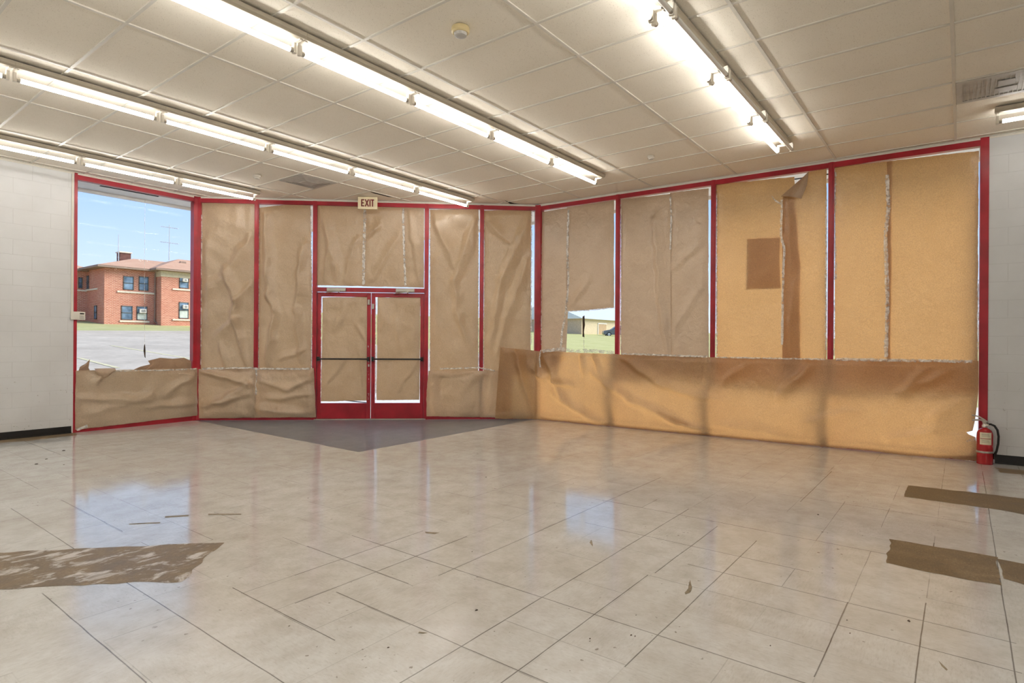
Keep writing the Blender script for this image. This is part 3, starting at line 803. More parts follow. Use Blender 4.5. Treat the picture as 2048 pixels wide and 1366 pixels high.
o = sheet('short pale paper apron right of the doors, tucked behind the leaning corner paper', WE, [(857, 742), (853, 786), (853, 833)], [(1024, 742), (1024, 786), (1024, 836)], NA, .02, 23.4,
    folds=[(865, 745, 870, 830, .025, .08), (960, 745, 890, 790, .02, .09), (985, 750, 975, 820, .02, .07), (870, 750, 950, 745, .02, .06)], freq=2.2, group=G3, nmin=.012, nmax=.045)
tape(WE, [(880, 738), (958, 736), (990, 742)], .03, .018, o, seed=32)
# long apron turning the inner corner onto the right window wall
tp = [(1000, 694), (1030, 700), (1060, 702)]
eL = [WE.px(1001, 695, .06), WE.px(990, 834, .06)]
cz = WR.px(1081, 702, .02)
def rs(x, y): s, z = WR.px(x, y, .02); return s + WE.L, z
top = [eL[0], (WE.L - .02, WE.px(1068, 702, .05)[1]), rs(1085, 703), rs(1240, 709), rs(1425, 715), rs(1660, 719), rs(1957, 722)]
bot = [eL[1], (WE.L - .02, .03), rs(1100, 839), rs(1240, 851), rs(1425, 870), rs(1640, 893), rs(1740, 901), rs(1790, 908), rs(1860, 913), rs(1956, 921)]
bot = [(a, b if 6.9 < a - 0 and 4.75 + WE.L < a < 5.25 + WE.L else max(.006, b - .028)) for a, b in bot]
def fy(P, s):
    for k in range(len(P) - 1):
        if P[k][0] <= s <= P[k + 1][0]:
            t = (s - P[k][0]) / (P[k + 1][0] - P[k][0]); return P[k][1] + (P[k + 1][1] - P[k][1]) * t
    return P[0][1] if s < P[0][0] else P[-1][1]
s0, s1 = eL[1][0], top[-1][0]; NXX, NYY = 270, 50; m = MB()
rf = lambda a, b, c, d, h, r: (*rs(a, b), *rs(c, d), h, r)
folds = [rf(1090, 712, 1130, 800, .03, .09), rf(1160, 705, 1170, 745, .03, .06), rf(1185, 708, 1200, 745, .025, .06), rf(1100, 760, 1150, 775, .03, .07), rf(1190, 750, 1260, 800, .03, .08), rf(1260, 800, 1370, 850, .028, .09),
         rf(1240, 710, 1330, 775, .022, .08), rf(1330, 775, 1425, 800, .02, .09), rf(1110, 790, 1200, 850, .03, .10), rf(1500, 725, 1450, 760, .02, .08), rf(1620, 728, 1560, 790, .026, .09), rf(1850, 735, 1800, 790, .03, .08),
         rf(1900, 735, 1840, 770, .02, .07), rf(1940, 790, 1860, 840, .02, .10), rf(1780, 880, 1900, 860, .02, .08), rf(1420, 850, 1600, 875, .018, .10), rf(1700, 820, 1600, 850, .015, .10), rf(1300, 830, 1420, 862, .028, .06)]
folds += [(*WE.px(1030, 700, .05), *WE.px(1062, 830, .05), .03, .10), (*WE.px(1062, 735, .05), WE.L + .10, .70, .03, .09)]
def inset(z):
    P = [(0, .01), (.24, .015), (.29, .03), (.315, .14), (.34, .05), (.45, .03), (.62, .012), (.8, 0), (3, 0)]
    for k in range(len(P) - 1):
        if z <= P[k + 1][0]: return P[k][1] + (P[k + 1][1] - P[k][1]) * max(0, z - P[k][0]) / (P[k + 1][0] - P[k][0])
    return 0
mulls = [WE.L + s for s in SR[1:4]]
for j in range(NYY + 1):
    b = j / NYY
    for i in range(NXX + 1):
        a = i / NXX; s = s0 + (s1 - s0) * a
        st = s + (eL[0][0] - eL[1][0]) * (1 - b) * max(0, 1 - (s - s0) / .5)
        zt_, zb_ = fy(top, st), fy(bot, s)
        z = zt_ + (zb_ - zt_) * b
        sx = inset(z) * max(0, 1 - (s1 - s) / .5)
        if j in (0, NYY): z += .007 * noise.noise(Vector((s * 7, b, 3))) + .005 * noise.noise(Vector((s * 24, b, 5)))
        ev = min(b, 1 - b) * (zt_ - zb_); hold = min(1, (min(ev, a * 6, (1 - a) * 6) + .015) / .08)
        h = .020 * (crumple(st, z, 31.0, 1.9) * .55 + .45 + .7 * noise.noise(Vector((st * 1.6, z * 2.2, 8))))
        for f_ in folds:
            wv = noise.noise_vector(Vector((st * 5, z * 5, 9))) * .03
            h += fold(st + wv.x, z + wv.y, *f_[:4], 2.2 * f_[4], f_[5] * 1.2)
        if mulls:
            k = min(abs(st - q) for q in mulls); h *= min(1, .5 + k / .16)
        tpr = min(1, max(0, (s1 - s - .03) / .35)); h *= tpr
        n = NA + tpr * (.022 + .055 * sin(pi * min(1, max(0, b)) ** 1.7)) * hold * min(1, max(.2, (st - WE.L) / .5)) + max(0, h) * hold + (.034 if st < WE.L - .05 else .034 * max(0, 1 - (st - WE.L + .05) / .15))
        if b > .9: n += (b - .9) * .25 * tpr
        if tpr == 0: n = min(n, .016)
        m.v.append(RUN.at(st - sx, max(.014, n), z))
for j in range(NYY):
    for i in range(NXX):
        k = j * (NXX + 1) + i; m.f.append((k, k + 1, k + NXX + 2, k + NXX + 1))
o = m.build('paper_sheet', K['paper_thin'], smooth=True)
tag(o, 'very long paper apron wrapping the inner corner and running under the whole right window wall', 'paper', G3)
tape(WR, [(1085, 703), (1120, 698), (1150, 703), (1190, 702), (1228, 706)], .05, .04, o, seed=33); tape(WR, [(1243, 708), (1330, 711), (1415, 714)], .04, .02, o, seed=34)
tape(WR, [(1432, 715), (1540, 717), (1650, 719)], .04, .016, o, seed=35); tape(WR, [(1672, 719), (1800, 721), (1880, 722), (1945, 724)], .04, .026, o, seed=36)
tape(WR, [(1082, 700), (1079, 716), (1081, 735)], .055, .02, o, seed=37); tape(WR, [(1934, 884), (1948, 879), (1958, 872)], .03, .02, o, seed=38)

# scraps left on the clear glass
def scrap(label, W, pts, n, mat, amp=.01, seed=1, group=None):
    P = [W.px(x, y, n) for x, y in pts]; cx = sum(p[0] for p in P) / len(P); cz_ = sum(p[1] for p in P) / len(P); m = MB()
    for k in range(3):
        t = (1, .6, .25)[k]
        for p in P: m.v.append(W.at(cx + (p[0] - cx) * t, n + amp * (1 - t) + amp * .5 * noise.noise(Vector((p[0] * 9, p[1] * 9, seed))), cz_ + (p[1] - cz_) * t))
    L_ = len(P)
    for k in range(2):
        for i in range(L_):
            j = (i + 1) % L_; m.f.append((k * L_ + i, k * L_ + j, (k + 1) * L_ + j, (k + 1) * L_ + i))
    m.f.append(tuple(2 * L_ + i for i in range(L_)))
    return tag(m.build('paper_scrap', K[mat], smooth=True), label, 'paper', group)
o = scrap('ragged torn brown sheet standing behind the apron of the clear left window', WL, [(262, 742), (280, 734), (300, 729), (296, 722), (320, 716), (345, 718), (368, 716), (382, 722), (383, 742), (320, 744)], -.046, 'torn', .006, 2)
o = scrap('dark pointed paper scrap in the bottom left corner of the clear left window', WL, [(157, 742), (160, 734), (172, 727), (180, 719), (177, 736), (180, 742)], -.046, 'torn', .006, 3)
o = scrap('thin dark scrap hanging on tape in the middle of the clear left window', WL, [(287, 702), (288, 692), (290, 688), (291, 700), (291, 717), (289, 714)], -.046, 'crumb', .003, 4)
tape(WL, [(290, 400), (289, 560), (289, 692)], -.049, .006, o, seed=40, rag=.2)
o = scrap('thin dark scrap hanging on tape in the small clear opening of the right wall', WR, [(1165, 655), (1165, 634), (1169, 631), (1170, 650), (1168, 664), (1169, 675), (1165, 674)], -.046, 'crumb', .003, 5)
tape(WR, [(1168, 632), (1168, 698)], -.049, .012, o, seed=41, rag=.3)

# ------------------------------------------------------------------ fluorescent fittings
PITCH = 1.178
def make_fitting(lamps=1):
    t = empty('fluorescent_light')
    L_ = PITCH
    h = MB(); ys = [.080] if lamps == 1 else [.080, -.066]
    sec = [(-.058, -.010), (.050, -.010), (.040, -.038), (.008, -.052), (-.030, -.052), (-.052, -.038)]
    h.prism([(0, y, z) for y, z in sec], [(L_, y, z) for y, z in sec])
    ho = h.build('housing', K['house'], t, bevel=.003)
    h = MB(); h.box(0, L_, -.035, .035, -.010, 0); h.build('mounting_strip', K['white'], ho)
    for y in ys:
        z = -.116
        b = MB(); b.tube([(.062, y, z), (L_ - .062, y, z)], .0185, 14); b.build('tube_lamp', K['tube'] if y > 0 else K['glint'], t, smooth='auto')  # second tube is pale and unlit, standing for the lamp's reflection on the housing
        for x0, x1 in ((.036, .062), (L_ - .062, L_ - .036)):
            c = MB(); c.tube([(x0, y, z), (x1, y, z)], .0188, 14); c.build('lamp_cap', K['alu'], t, smooth='auto')
        for x0, x1 in ((.012, .036), (L_ - .036, L_ - .012)):
            c = MB(); c.box(x0, x1, y - .018, y + .018, z - .022, -.055); c.box(x0, x1, min(y, 0) - .012, max(y, 0) + .012, -.060, -.036); c.build('lamp_holder', K['white'], t, bevel=.004)
    return t
ONE = make_fitting(1); TWO = make_fitting(2); used = set()
ordn = ['first', 'second', 'third', 'fourth', 'fifth', 'sixth', 'seventh', 'eighth', 'ninth', 'tenth', 'eleventh', 'twelfth']
def place(proto, loc, rot, label, group):
    if proto.name not in used: used.add(proto.name); o = proto; o.location = loc
    else: o = copy_tree(proto, loc)
    o.rotation_euler = (0, 0, rot); tag(o, label, 'light', group); return o
rowdef = [('A', 4.10, 7.31, 'single-tube strip light, %s from the far end of the row crossing mid-ceiling', ONE),
          ('B', 6.49, 7.28, 'single-tube strip light, %s from the far end of the row above the exit sign', ONE),
          ('C', 8.925, 4.95, 'single-tube strip light, %s from the far end of the row along the clear left window', ONE),
          ('D', 1.715, 7.36, 'strip light with lit tube and reflection, %s from the far end of the right-hand row', TWO)]
for nm, w, uend, lab, proto in rowdef:
    k = 0
    while uend - PITCH * (k + 1) > BACKU + .3:
        u = uend - PITCH * (k + 1)
        seen = u > (1.2 if nm != 'D' else 2.9) - PITCH
        place(proto, (u, w - .080, CEIL - .006), 0, (lab % ordn[k]) if seen else 'fluorescent strip light out of view further back in the store', 'fluorescent strip lights on the ceiling' if seen else 'lights further back in the store'); k += 1
for w in (-.75, -3.2, -5.6):  # extra unseen rows, added to light the room
    for k in range(1, 9):
        u = 5.2 - PITCH * (k + 1)
        place(ONE, (u, w, CEIL - .006), 0, 'fluorescent strip light out of view further back in the store', 'lights further back in the store')
lx, ly = at_z(1990, 229, 3.60)
place(ONE, (lx + .06, ly, CEIL - .006), -pi / 2, 'single-tube strip light at the right edge of the photo, beside the return grille', 'fluorescent strip lights on the ceiling')

# ------------------------------------------------------------------ ceiling and wall devices
def detector(u, w, r, h, mat, label, cat='smoke detector'):
    e = empty('smoke_detector', (u, w, CEIL), label=label, cat=cat)
    m = MB(); m.lathe((u, w, CEIL - h), [(r * .86, 0), (r, h * .2), (r, h * .82), (r * .93, h)], 36); m.build('base_ring', K[mat], e, smooth='auto')
    m = MB(); m.lathe((u, w, CEIL - h * 1.55), [(r * .45, 0), (r * .66, h * .12), (r * .74, h * .55), (r * .74, h * .57)], 36); m.build('sensor_face', K['grille'] if r > .06 else K['offw'], e, smooth='auto')
    m = MB(); m.lathe((u + r * .3, w - r * .3, CEIL - h * 1.5), [(.004, 0), (.006, .004), (.006, .012)], 12); m.build('status_light', K['signr'], e)
    return e
u, w = at_z(921, 64, 3.65); detector(u, w, .068, .045, 'cream', 'yellowed round smoke detector in the middle of the ceiling')
u, w = at_z(1302, 316, 3.66); detector(u, w, .045, .03, 'offw', 'small round smoke detector on the ceiling near the right window wall')
u, w = at_z(514, 354, 3.66); detector(u, w, .055, .035, 'offw', 'small round smoke detector on the ceiling left of the square vent')

# square supply diffuser
uA, wA = U0 + TU * 5, 7.394
e = empty('ceiling_vent', (uA, wA, CEIL), label='square grey louvred vent in the ceiling above the entry', cat='vent')
cx, cy = uA + TU / 2, wA + TU / 2
for k, (a, b, z0, z1) in enumerate(((.292, .225, .0, -.010), (.225, .160, -.004, -.014), (.160, .094, -.008, -.018))):
    m = MB(); P = []
    for r, z in ((a, CEIL - .007 + z0), (b, CEIL - .007 + z1), (b, CEIL - .010 + z1), (a, CEIL - .010 + z0)):
        P.append([(cx - r, cy - r, z), (cx + r, cy - r, z), (cx + r, cy + r, z), (cx - r, cy + r, z)])
    i0 = len(m.v)
    for ring in P: m.v += ring
    for q in range(4):
        for j in range(4):
            n_, jj = (q + 1) % 4, (j + 1) % 4
            m.f.append((i0 + q * 4 + j, i0 + q * 4 + jj, i0 + n_ * 4 + jj, i0 + n_ * 4 + j))
    m.build('louvre_ring', K['grille'], e)
m = MB(); m.box(cx - .095, cx + .095, cy - .095, cy + .095, CEIL - .03, CEIL - .022); m.build('centre_plate', K['grille'], e, bevel=.003)
m = MB(); m.box(cx - .292, cx + .292, cy - .292, cy + .292, CEIL - .006, CEIL - .002); m.build('backing_plate', K['louvre'], e)
# return grille at the right edge
uA, w1 = U0 + TU * 8, W0 - TV * 4
e = empty('return_grille', (uA, w1, CEIL), label='rectangular grey return air grille in the ceiling at the right edge', cat='vent')
m = MB(); x0, x1, y0, y1 = uA + .014, uA + TU - .014, w1 - TV + .014, w1 - .014; z = CEIL - .009
m.box(x0, x1, y0, y0 + .05, z, CEIL - .0025); m.box(x0, x1, y1 - .05, y1, z, CEIL - .0025); m.box(x0, x0 + .05, y0 + .05, y1 - .05, z, CEIL - .0025); m.box(x1 - .05, x1, y0 + .05, y1 - .05, z, CEIL - .0025)
m.build('frame', K['grille'], e)
m = MB(); m.box(x0, x1, y0, y1, CEIL - .002, CEIL + .003); m.build('backing_plate', K['grille'], e)
m = MB()
for k in range(34):
    y = y0 + .06 + k * (y1 - y0 - .12) / 33; m.box(x0 + .05, x1 - .05, y - .004, y + .004, z + .001, CEIL - .001)
m.build('slats', K['grille'], e)
m = MB(); m.box(x0 + .16, x0 + .30, y1 - .42, y1 - .30, z - .004, z + .004); m.box(x0 + .34, x0 + .44, y1 - .44, y1 - .28, z - .004, z + .004); m.build('damper_clip', K['louvre'], e, bevel=.004)

# EXIT sign hung from the ceiling in front of the entry header
su, sw = at_z(735, 394, CEIL - .008)
WX = Wall((su - WE.d[0] * .155, sw - WE.d[1] * .155), (su + WE.d[0] * .155, sw + WE.d[1] * .155))
e = empty('exit_sign', (su, sw, CEIL - .2), label='cream EXIT sign with dark red letters hung over the double doors', cat='sign')
zt_ = CEIL - .008; zb_ = zt_ - .20
m = MB(); m.wbox(WX, 0, .31, -.05, 0, zb_, zt_); m.build('sign_box', K['signw'], e, bevel=.006)
m = MB(); m.wbox(WX, .12, .19, -.04, -.01, zt_ - .001, CEIL - .001); m.build('mount', K['signw'], e)
LH, z0 = .118, zb_ + .04; z1 = z0 + LH
def letter(strokes):
    m = MB()
    for (xa, za, xb, zb2, t) in strokes:
        dx, dz = xb - xa, zb2 - za; d = hypot(dx, dz); nx_, nz_ = -dz / d * t / 2, dx / d * t / 2
        ring = [(xa + nx_, za + nz_), (xb + nx_, zb2 + nz_), (xb - nx_, zb2 - nz_), (xa - nx_, za - nz_)]
        m.prism([WX.at(x, .0005, z) for x, z in ring], [WX.at(x, .004, z) for x, z in ring])
    m.build('letter', K['signr'], e)
t = .019
letter([(.063, z0, .063, z1, t), (.055, z1 - t / 2, .104, z1 - t / 2, t), (.055, z0 + t / 2, .104, z0 + t / 2, t), (.055, (z0 + z1) / 2, .098, (z0 + z1) / 2, t)])
letter([(.120, z0, .172, z1, t), (.172, z0, .120, z1, t)])
letter([(.196, z0, .196, z1, t)])
letter([(.237, z0, .237, z1, t), (.212, z1 - t / 2, .262, z1 - t / 2, t)])

# alarm keypad and its raceway at the left jamb
ks, kz = WL.px(157, 632, .05)
e = empty('alarm_keypad', WL.at(ks, .02, kz), label='small beige alarm keypad on the wall edge by the clear left window', cat='keypad')
m = MB(); m.wbox(WL, ks - .085, ks + .085, .012, .045, kz - .058, kz + .058); m.build('case', K['offw'], e, bevel=.006)
m = MB(); m.wbox(WL, ks + .018, ks + .068, .045, .047, kz + .022, kz + .04); m.build('display', K['black'], e)
m = MB()
for i in range(4):
    for j in range(3): m.wbox(WL, ks + .018 + i * .014, ks + .027 + i * .014, .045, .049, kz - .045 + j * .018, kz - .034 + j * .018)
m.build('buttons', K['grille'], e)
m = MB(); m.wbox(WL, -.035, -.012, .0005, .018, kz + .05, CEIL - .03)
tag(m.build('cable_raceway', K['offw'], bevel=.003), 'thin vertical white cable raceway beside the clear left window', 'conduit')

# fire extinguisher on the floor at the right end of the windows
xs, _ = WR.px(1969, 929); xu, xw, _ = WR.at(xs - .005, .104, 0); c0 = (xu, xw, 0)
e = empty('fire_extinguisher', c0, label='red fire extinguisher standing on the floor by the right wall', cat='fire extinguisher')
r = .074; H = .395
m = MB(); m.lathe(c0, [(r * .96, 0.0), (r, .006), (r, H - .075), (r * .96, H - .05), (r * .8, H - .022), (r * .5, H - .004), (r * .3, H + .004), (r * .3, H + .02)], 40); m.build('cylinder', K['extred'], e, smooth='auto')
m = MB(); m.lathe((xu, xw, .125), [(r + .0015, 0), (r + .003, .003), (r + .003, .018), (r + .0015, .021)], 40); m.build('strap_band', K['alu'], e, smooth='auto')
ang0 = math.atan2(-xw, -xu)
def arc_panel(name, a0, a1, z0, z1, rad, mat, parent):
    m = MB(); n = 10
    for k in range(n + 1):
        a = ang0 + a0 + (a1 - a0) * k / n
        m.v += [(xu + rad * cos(a), xw + rad * sin(a), z0), (xu + rad * cos(a), xw + rad * sin(a), z1)]
    for k in range(n): m.f.append((2 * k, 2 * k + 2, 2 * k + 3, 2 * k + 1))
    return m.build(name, K[mat], parent)
lp = arc_panel('paper_label', -.62, .85, .22, .355, r + .0012, 'label', e)
arc_panel('print_band', -.55, .78, .283, .290, r + .002, 'labelink', lp)
for k, z in enumerate((.336, .326, .312, .268, .256, .244)): arc_panel('print_line', -.4, .5 + .05 * (k % 3), z, z + .004, r + .002, 'labelgrey', lp)
m = MB(); m.lathe((xu, xw, H + .012), [(.026, 0), (.026, .02), (.02, .03), (.02, .05), (.024, .055), (.024, .066)], 20); vl = m.build('valve', K['chip'], e, smooth='auto')
rx, ry = -.05, -.9987
pt = lambda a, z, b=0: (xu + rx * a - ry * b, xw + ry * a + rx * b, z)
m = MB(); m.tube([pt(.03, H + .07), pt(-.04, H + .09), pt(-.11, H + .082)], .010, 8); m.build('carry_handle', K['alu'], e, smooth='auto')
m = MB(); m.tube([pt(.02, H + .075), pt(-.05, H + .125), pt(-.115, H + .14)], .008, 8); m.build('squeeze_lever', K['alu'], e, smooth='auto')
m = MB(); m.lathe((xu - .02, xw - .02, H + .03), [(.0, 0), (.014, .002), (.014, .02)], 14); m.build('gauge', K['white'], e)
hp = [pt(.02, H + .045), pt(.05, H + .05), pt(.082, H + .035), pt(.108, H - .01), pt(.118, H - .08), pt(.115, H - .16), pt(.102, H - .24), pt(.088, .115)]
m = MB(); m.tube(hp, [.011] * 7 + [.013], 12); m.build('hose', K['black'], e, smooth=True)
m = MB(); m.tube([pt(.088, .12), pt(.085, .06)], [.015, .011], 12); m.build('nozzle', K['black'], e, smooth='auto')

# ------------------------------------------------------------------ canopy outside
ZO = 3.615
m = MB(); OX, OY = 9.15, 10.62
m.hexa([(BACKU, 10.08, ZO), (OX, 10.08, ZO), (OX, OY, ZO), (BACKU, OY, ZO), (BACKU, 10.08, ZO + .06), (OX, 10.08, ZO + .06), (OX, OY, ZO + .06), (BACKU, OY, ZO + .06)])
m.hexa([p for p in [(WR.at(0, -.115, 0)[0], 5.9, ZO), (OX, 5.9, ZO), (OX, 10.08, ZO), (WR.at(0, -.115, 0)[0], 10.08, ZO)]] + [(WR.at(0, -.115, 0)[0], 5.9, ZO + .06), (OX, 5.9, ZO + .06), (OX, 10.08, ZO + .06), (WR.at(0, -.115, 0)[0], 10.08, ZO + .06)])
a = WE.at(0, -.115, ZO); b = WE.at(WE.L, -.115, ZO)
m.prism([(a[0], a[1], ZO), (b[0], b[1], ZO), (b[0], 10.08, ZO)], [(a[0], a[1], ZO + .06), (b[0], b[1], ZO + .06), (b[0], 10.08, ZO + .06)])
a = WR.at(-.2, -.115, ZO); b = WBR.at(WBR.L, -.21, ZO)
m.hexa([(a[0], a[1], ZO), (b[0], b[1], ZO), (OX, b[1], ZO), (OX, a[1], ZO), (a[0], a[1], ZO + .06), (b[0], b[1], ZO + .06), (OX, b[1], ZO + .06), (OX, a[1], ZO + .06)])
struct(m.build('soffit', K['soffit']))
m = MB(); m.box(BACKU, OX + .05, OY, OY + .05, ZO - .05, ZO + .55); m.box(OX, OX + .05, BACKW, OY + .05, ZO - .05, ZO + .55); struct(m.build('roof_fascia', K['soffit']))
m = MB(); m.box(BACKU - .3, OX + .05, BACKW - .3, OY + .05, ZO + .3, ZO + .42); struct(m.build('roof_light_block', K['walk']))  # unseen roof slab, added to block sun and sky light
def vent_strip(x0, x1, y0, y1):
    m = MB(); m.box(x0, x1, y0, y1, ZO - .004, ZO + .001); tag(m.build('soffit_vent', K['void']), 'long narrow black vent slot in the white outside soffit, seen over the %s' % ('clear left window' if y0 > 9.9 else 'right window wall'), 'vent')
vu0, vw0 = at_z(209, 368, ZO); vu1, vw1 = at_z(327, 390, ZO); vent_strip(vu0, vu1, 10.20, 10.25)
vent_strip(8.86, 8.91, .7, 2.4)

# ------------------------------------------------------------------ outdoors
def gz(u, w):
    z = -.10 + .047 * max(0, w - 13.5) + .014 * max(0, u - 10)
    if w > 56: z += .03 * (w - 56)
    return z
def ground(name, x0, x1, y0, y1, nx, ny, mat, dz=0):
    m = MB()
    for j in range(ny + 1):
        for i in range(nx + 1):
            x = x0 + (x1 - x0) * i / nx; y = y0 + (y1 - y0) * j / ny; m.v.append((x, y, gz(x, y) + dz))
    for j in range(ny):
        for i in range(nx):
            k = j * (nx + 1) + i; m.f.append((k, k + 1, k + nx + 2, k + nx + 1))
    return struct(m.build(name, K[mat]))
ground('parking_lot', -70, 27, 12.5, 56, 20, 20, 'asphalt')
ground('lawn_strip', -70, 27, 56, 120, 20, 16, 'grass')
ground('side_lawn', 16, 160, -60, 12.5, 20, 16, 'grass2'); ground('far_lawn', 27, 160, 12.5, 120, 20, 20, 'grass2')
ground('concrete_walk', 8.8, 16, -40, 12.5, 2, 10, 'walk', .0)
def on_ground(px, py):
    u, w, Z = ray(px, py); t = 12.0
    for _ in range(200):
        t += .4 if CAMZ + Z * t > gz(u * t, w * t) else 0
    return u * t, w * t
for pts, lab in ((((222, 692), (384, 719)), 'long faded yellow parking line crossing the lot outside the left window'), (((158, 717), (236, 738)), 'short faded yellow parking line near the bottom left of the left window')):
    a, b = on_ground(*pts[0]), on_ground(*pts[1]); d = Vector((b[0] - a[0], b[1] - a[1])).normalized(); nn = Vector((-d.y, d.x)) * .09; m = MB(); n = 16
    for k in range(n + 1):
        x = a[0] + (b[0] - a[0]) * k / n; y = a[1] + (b[1] - a[1]) * k / n
        for sg in (1, -1): xx, yy = x + nn.x * sg, y + nn.y * sg; m.v.append((xx, yy, gz(xx, yy) + .012))
    for k in range(n): m.f.append((2 * k, 2 * k + 1, 2 * k + 3, 2 * k + 2))
    tag(m.build('parking_line', K['yline']), lab, 'road marking', 'parking lines on the asphalt lot')

# brick apartment house across the lot
bh = empty('brick_building', (23, 66, 2.7), label='two-storey red brick building with brown hip roofs beyond the parking lot', cat='building')
ZB, ZE = 2.2, 8.15
def bwall(x0, x1, y0, y1, z0=ZB, z1=ZE):
    m = MB(); m.box(x0, x1, y0, y1, z0, z1); o = m.build('brick_wall', K['brick'], bh); uv_box(o); return o
bwall(20.9, 25.4, 64.9, 80); bwall(25.4, 40, 63.6, 79); bwall(2, 20.9, 69.6, 80)
def hip(x0, x1, y0, y1, ze, rx0, rx1, ry, zr):
    m = MB(); c = [(x0, y0, ze), (x1, y0, ze), (x1, y1, ze), (x0, y1, ze)]; r0, r1 = (rx0, ry, zr), (rx1, ry, zr)
    m.quad(c[0], c[1], r1, r0); m.quad(c[2], c[3], r0, r1); m.poly([c[3], c[0], r0]); m.poly([c[1], c[2], r1]); m.poly(c[::-1])
    o = m.build('hip_roof', K['roof'], bh)
    m = MB(); m.box(x0 + .02, x1 - .02, y0 + .02, y1 - .02, ze - .18, ze - .005); m.build('eave_board', K['eave'], o)
    return o
hip(20.1, 33, 64.1, 80.8, 8.30, 26, 29.5, 72.2, 10.15); hip(24.6, 40.8, 62.8, 79.8, 8.36, 29.4, 36, 69.3, 10.25); hip(1.2, 21.5, 68.9, 80.6, 8.20, 7, 19, 74.5, 9.6)
m = MB(); m.box(25.33, 40.05, 63.53, 79.05, 7.62, 8.17); m.build('frieze_band', K['frieze'], bh)
def face_window(Wl, x0, y0, x1, y1, ac=None, blind=False):
    c8 = lambda x, y: (150 + x / 6.832, 480 + y / 6.832)
    s0, z1 = Wl.px(*c8(x0, y0)); s1, z0 = Wl.px(*c8(x1, y1))
    f = MB(); t = .07
    for a, b, c, d in ((s0, s1, z0, z0 + t), (s0, s1, z1 - t, z1), (s0, s0 + t, z0, z1), (s1 - t, s1, z0, z1), (s0, s1, (z0 + z1) / 2 - .04, (z0 + z1) / 2 + .04)): f.wbox(Wl, a, b, -.05, .06, c, d)
    fo = f.build('window_frame', K['wframe'], bh)
    m = MB(); m.wbox(Wl, s0, s1, -.02, .02, z0, z1); m.build('pane', K['pane'], fo)
    if blind: m = MB(); m.wbox(Wl, s0 + t, s1 - t, .02, .03, z0 + t, (z0 + z1) / 2 - .04); m.build('blind', K['blind'], fo)
    if ac:
        (a, zb2), (b, zb3) = Wl.px(*c8(ac[0], ac[1])), Wl.px(*c8(ac[2], ac[3]))
        m = MB(); m.wbox(Wl, a, b, .02, .30, zb3, zb2); ao = m.build('air_conditioner', K['ac'], bh, bevel=.02)
        m = MB(); m.wbox(Wl, a + .12, b - .1, .30, .315, zb3 + .08, zb2 - .08); m.build('intake_grille', K['acg'], ao)
def face_sill(Wl, x0, x1, y0, y1):
    c8 = lambda x, y: (150 + x / 6.832, 480 + y / 6.832)
    s0, z1 = Wl.px(*c8(x0, y0)); s1, z0 = Wl.px(*c8(x1, (y0 + y1) / 2 + (y1 - y0) * .4)); zc = z1
    m = MB(); m.wbox(Wl, s0, s1, -.02, .10, z1 - .16, z1); m.build('stone_sill', K['sill'], bh)
MF = Wall((20.9, 64.9), (25.4, 64.9)); RF = Wall((25.4, 63.6), (40, 63.6)); SF = Wall((20.9, 80), (20.9, 64.9)); LF = Wall((2, 69.6), (20.9, 69.6))
face_window(MF, 660, 495, 800, 690); face_window(MF, 872, 500, 1002, 700); face_sill(MF, 575, 1085, 695, 725)
face_window(MF, 632, 900, 785, 1095); face_window(MF, 842, 908, 985, 1100, ac=(872, 945, 962, 1005), blind=True); face_sill(MF, 608, 1012, 1100, 1128)
face_window(RF, 1425, 485, 1552, 668, ac=(1462, 530, 1526, 578)); face_sill(RF, 1330, 1640, 662, 690)
face_window(RF, 1420, 852, 1550, 1078, ac=(1464, 890, 1530, 945), blind=True); face_sill(RF, 1330, 1640, 1080, 1104)
face_window(SF, 130, 500, 192, 675); face_window(LF, 45, 515, 100, 665); face_sill(SF, 155, 310, 680, 700); face_sill(LF, 30, 155, 680, 700)
face_window(SF, 268, 900, 300, 1085)
m = MB(); m.tube([(25.28, 64.75, 8.0), (25.28, 64.75, ZB + .9), (25.5, 64.4, ZB + .6)], .06, 8); m.build('downspout', K['eave'], bh)
m = MB(); m.box(25.2, 26.25, 73.6, 74.6, 8.6, 10.85); ch = m.build('chimney', K['soot'], bh); uv_box(ch)
m = MB(); m.box(25.1, 26.35, 73.5, 74.7, 10.85, 10.98); m.build('chimney_cap', K['sill'], ch)
m = MB(); m.box(28.6, 29.2, 66.9, 67.1, 9.35, 9.75); m.build('roof_vent', K['eave'], bh)
# antennas on its roofs stand on the building: things of their own
def mast(x, y, z0, z1): m = MB(); m.tube([(x, y, z0), (x, y, z1)], [.05, .03], 8); return m
o = mast(24.9, 73.2, 9.84, 12.75).build('whip_antenna', K['mast']); tag(o, 'thin whip antenna mast beside the brick chimney', 'antenna')
e = empty('television_antenna', (28.75, 70.0, 10.1), label='tall television antenna with crossbars on the brick building roof', cat='antenna')
mast(28.75, 70, 10.1, 14.05).build('mast', K['mast'], e)
dx, dy = sin(YAW), -cos(YAW)
for z, hw in ((13.75, .95), (12.05, 1.0)):
    m = MB(); m.tube([(28.75 - dx * hw, 70 - dy * hw, z + .12), (28.75 + dx * hw, 70 + dy * hw, z - .12)], .03, 6)
    for k in range(-4, 5):
        q = k / 4 * hw; c = (28.75 + dx * q, 70 + dy * q, z - .12 * q / hw); L_ = .12 + .05 * (4 - abs(k)) * .6
        m.tube([(c[0] - dy * L_, c[1] + dx * L_, c[2] + .08), (c[0] + dy * L_, c[1] - dx * L_, c[2] - .08)], .018, 6)
    m.build('antenna_boom', K['mast'], e)

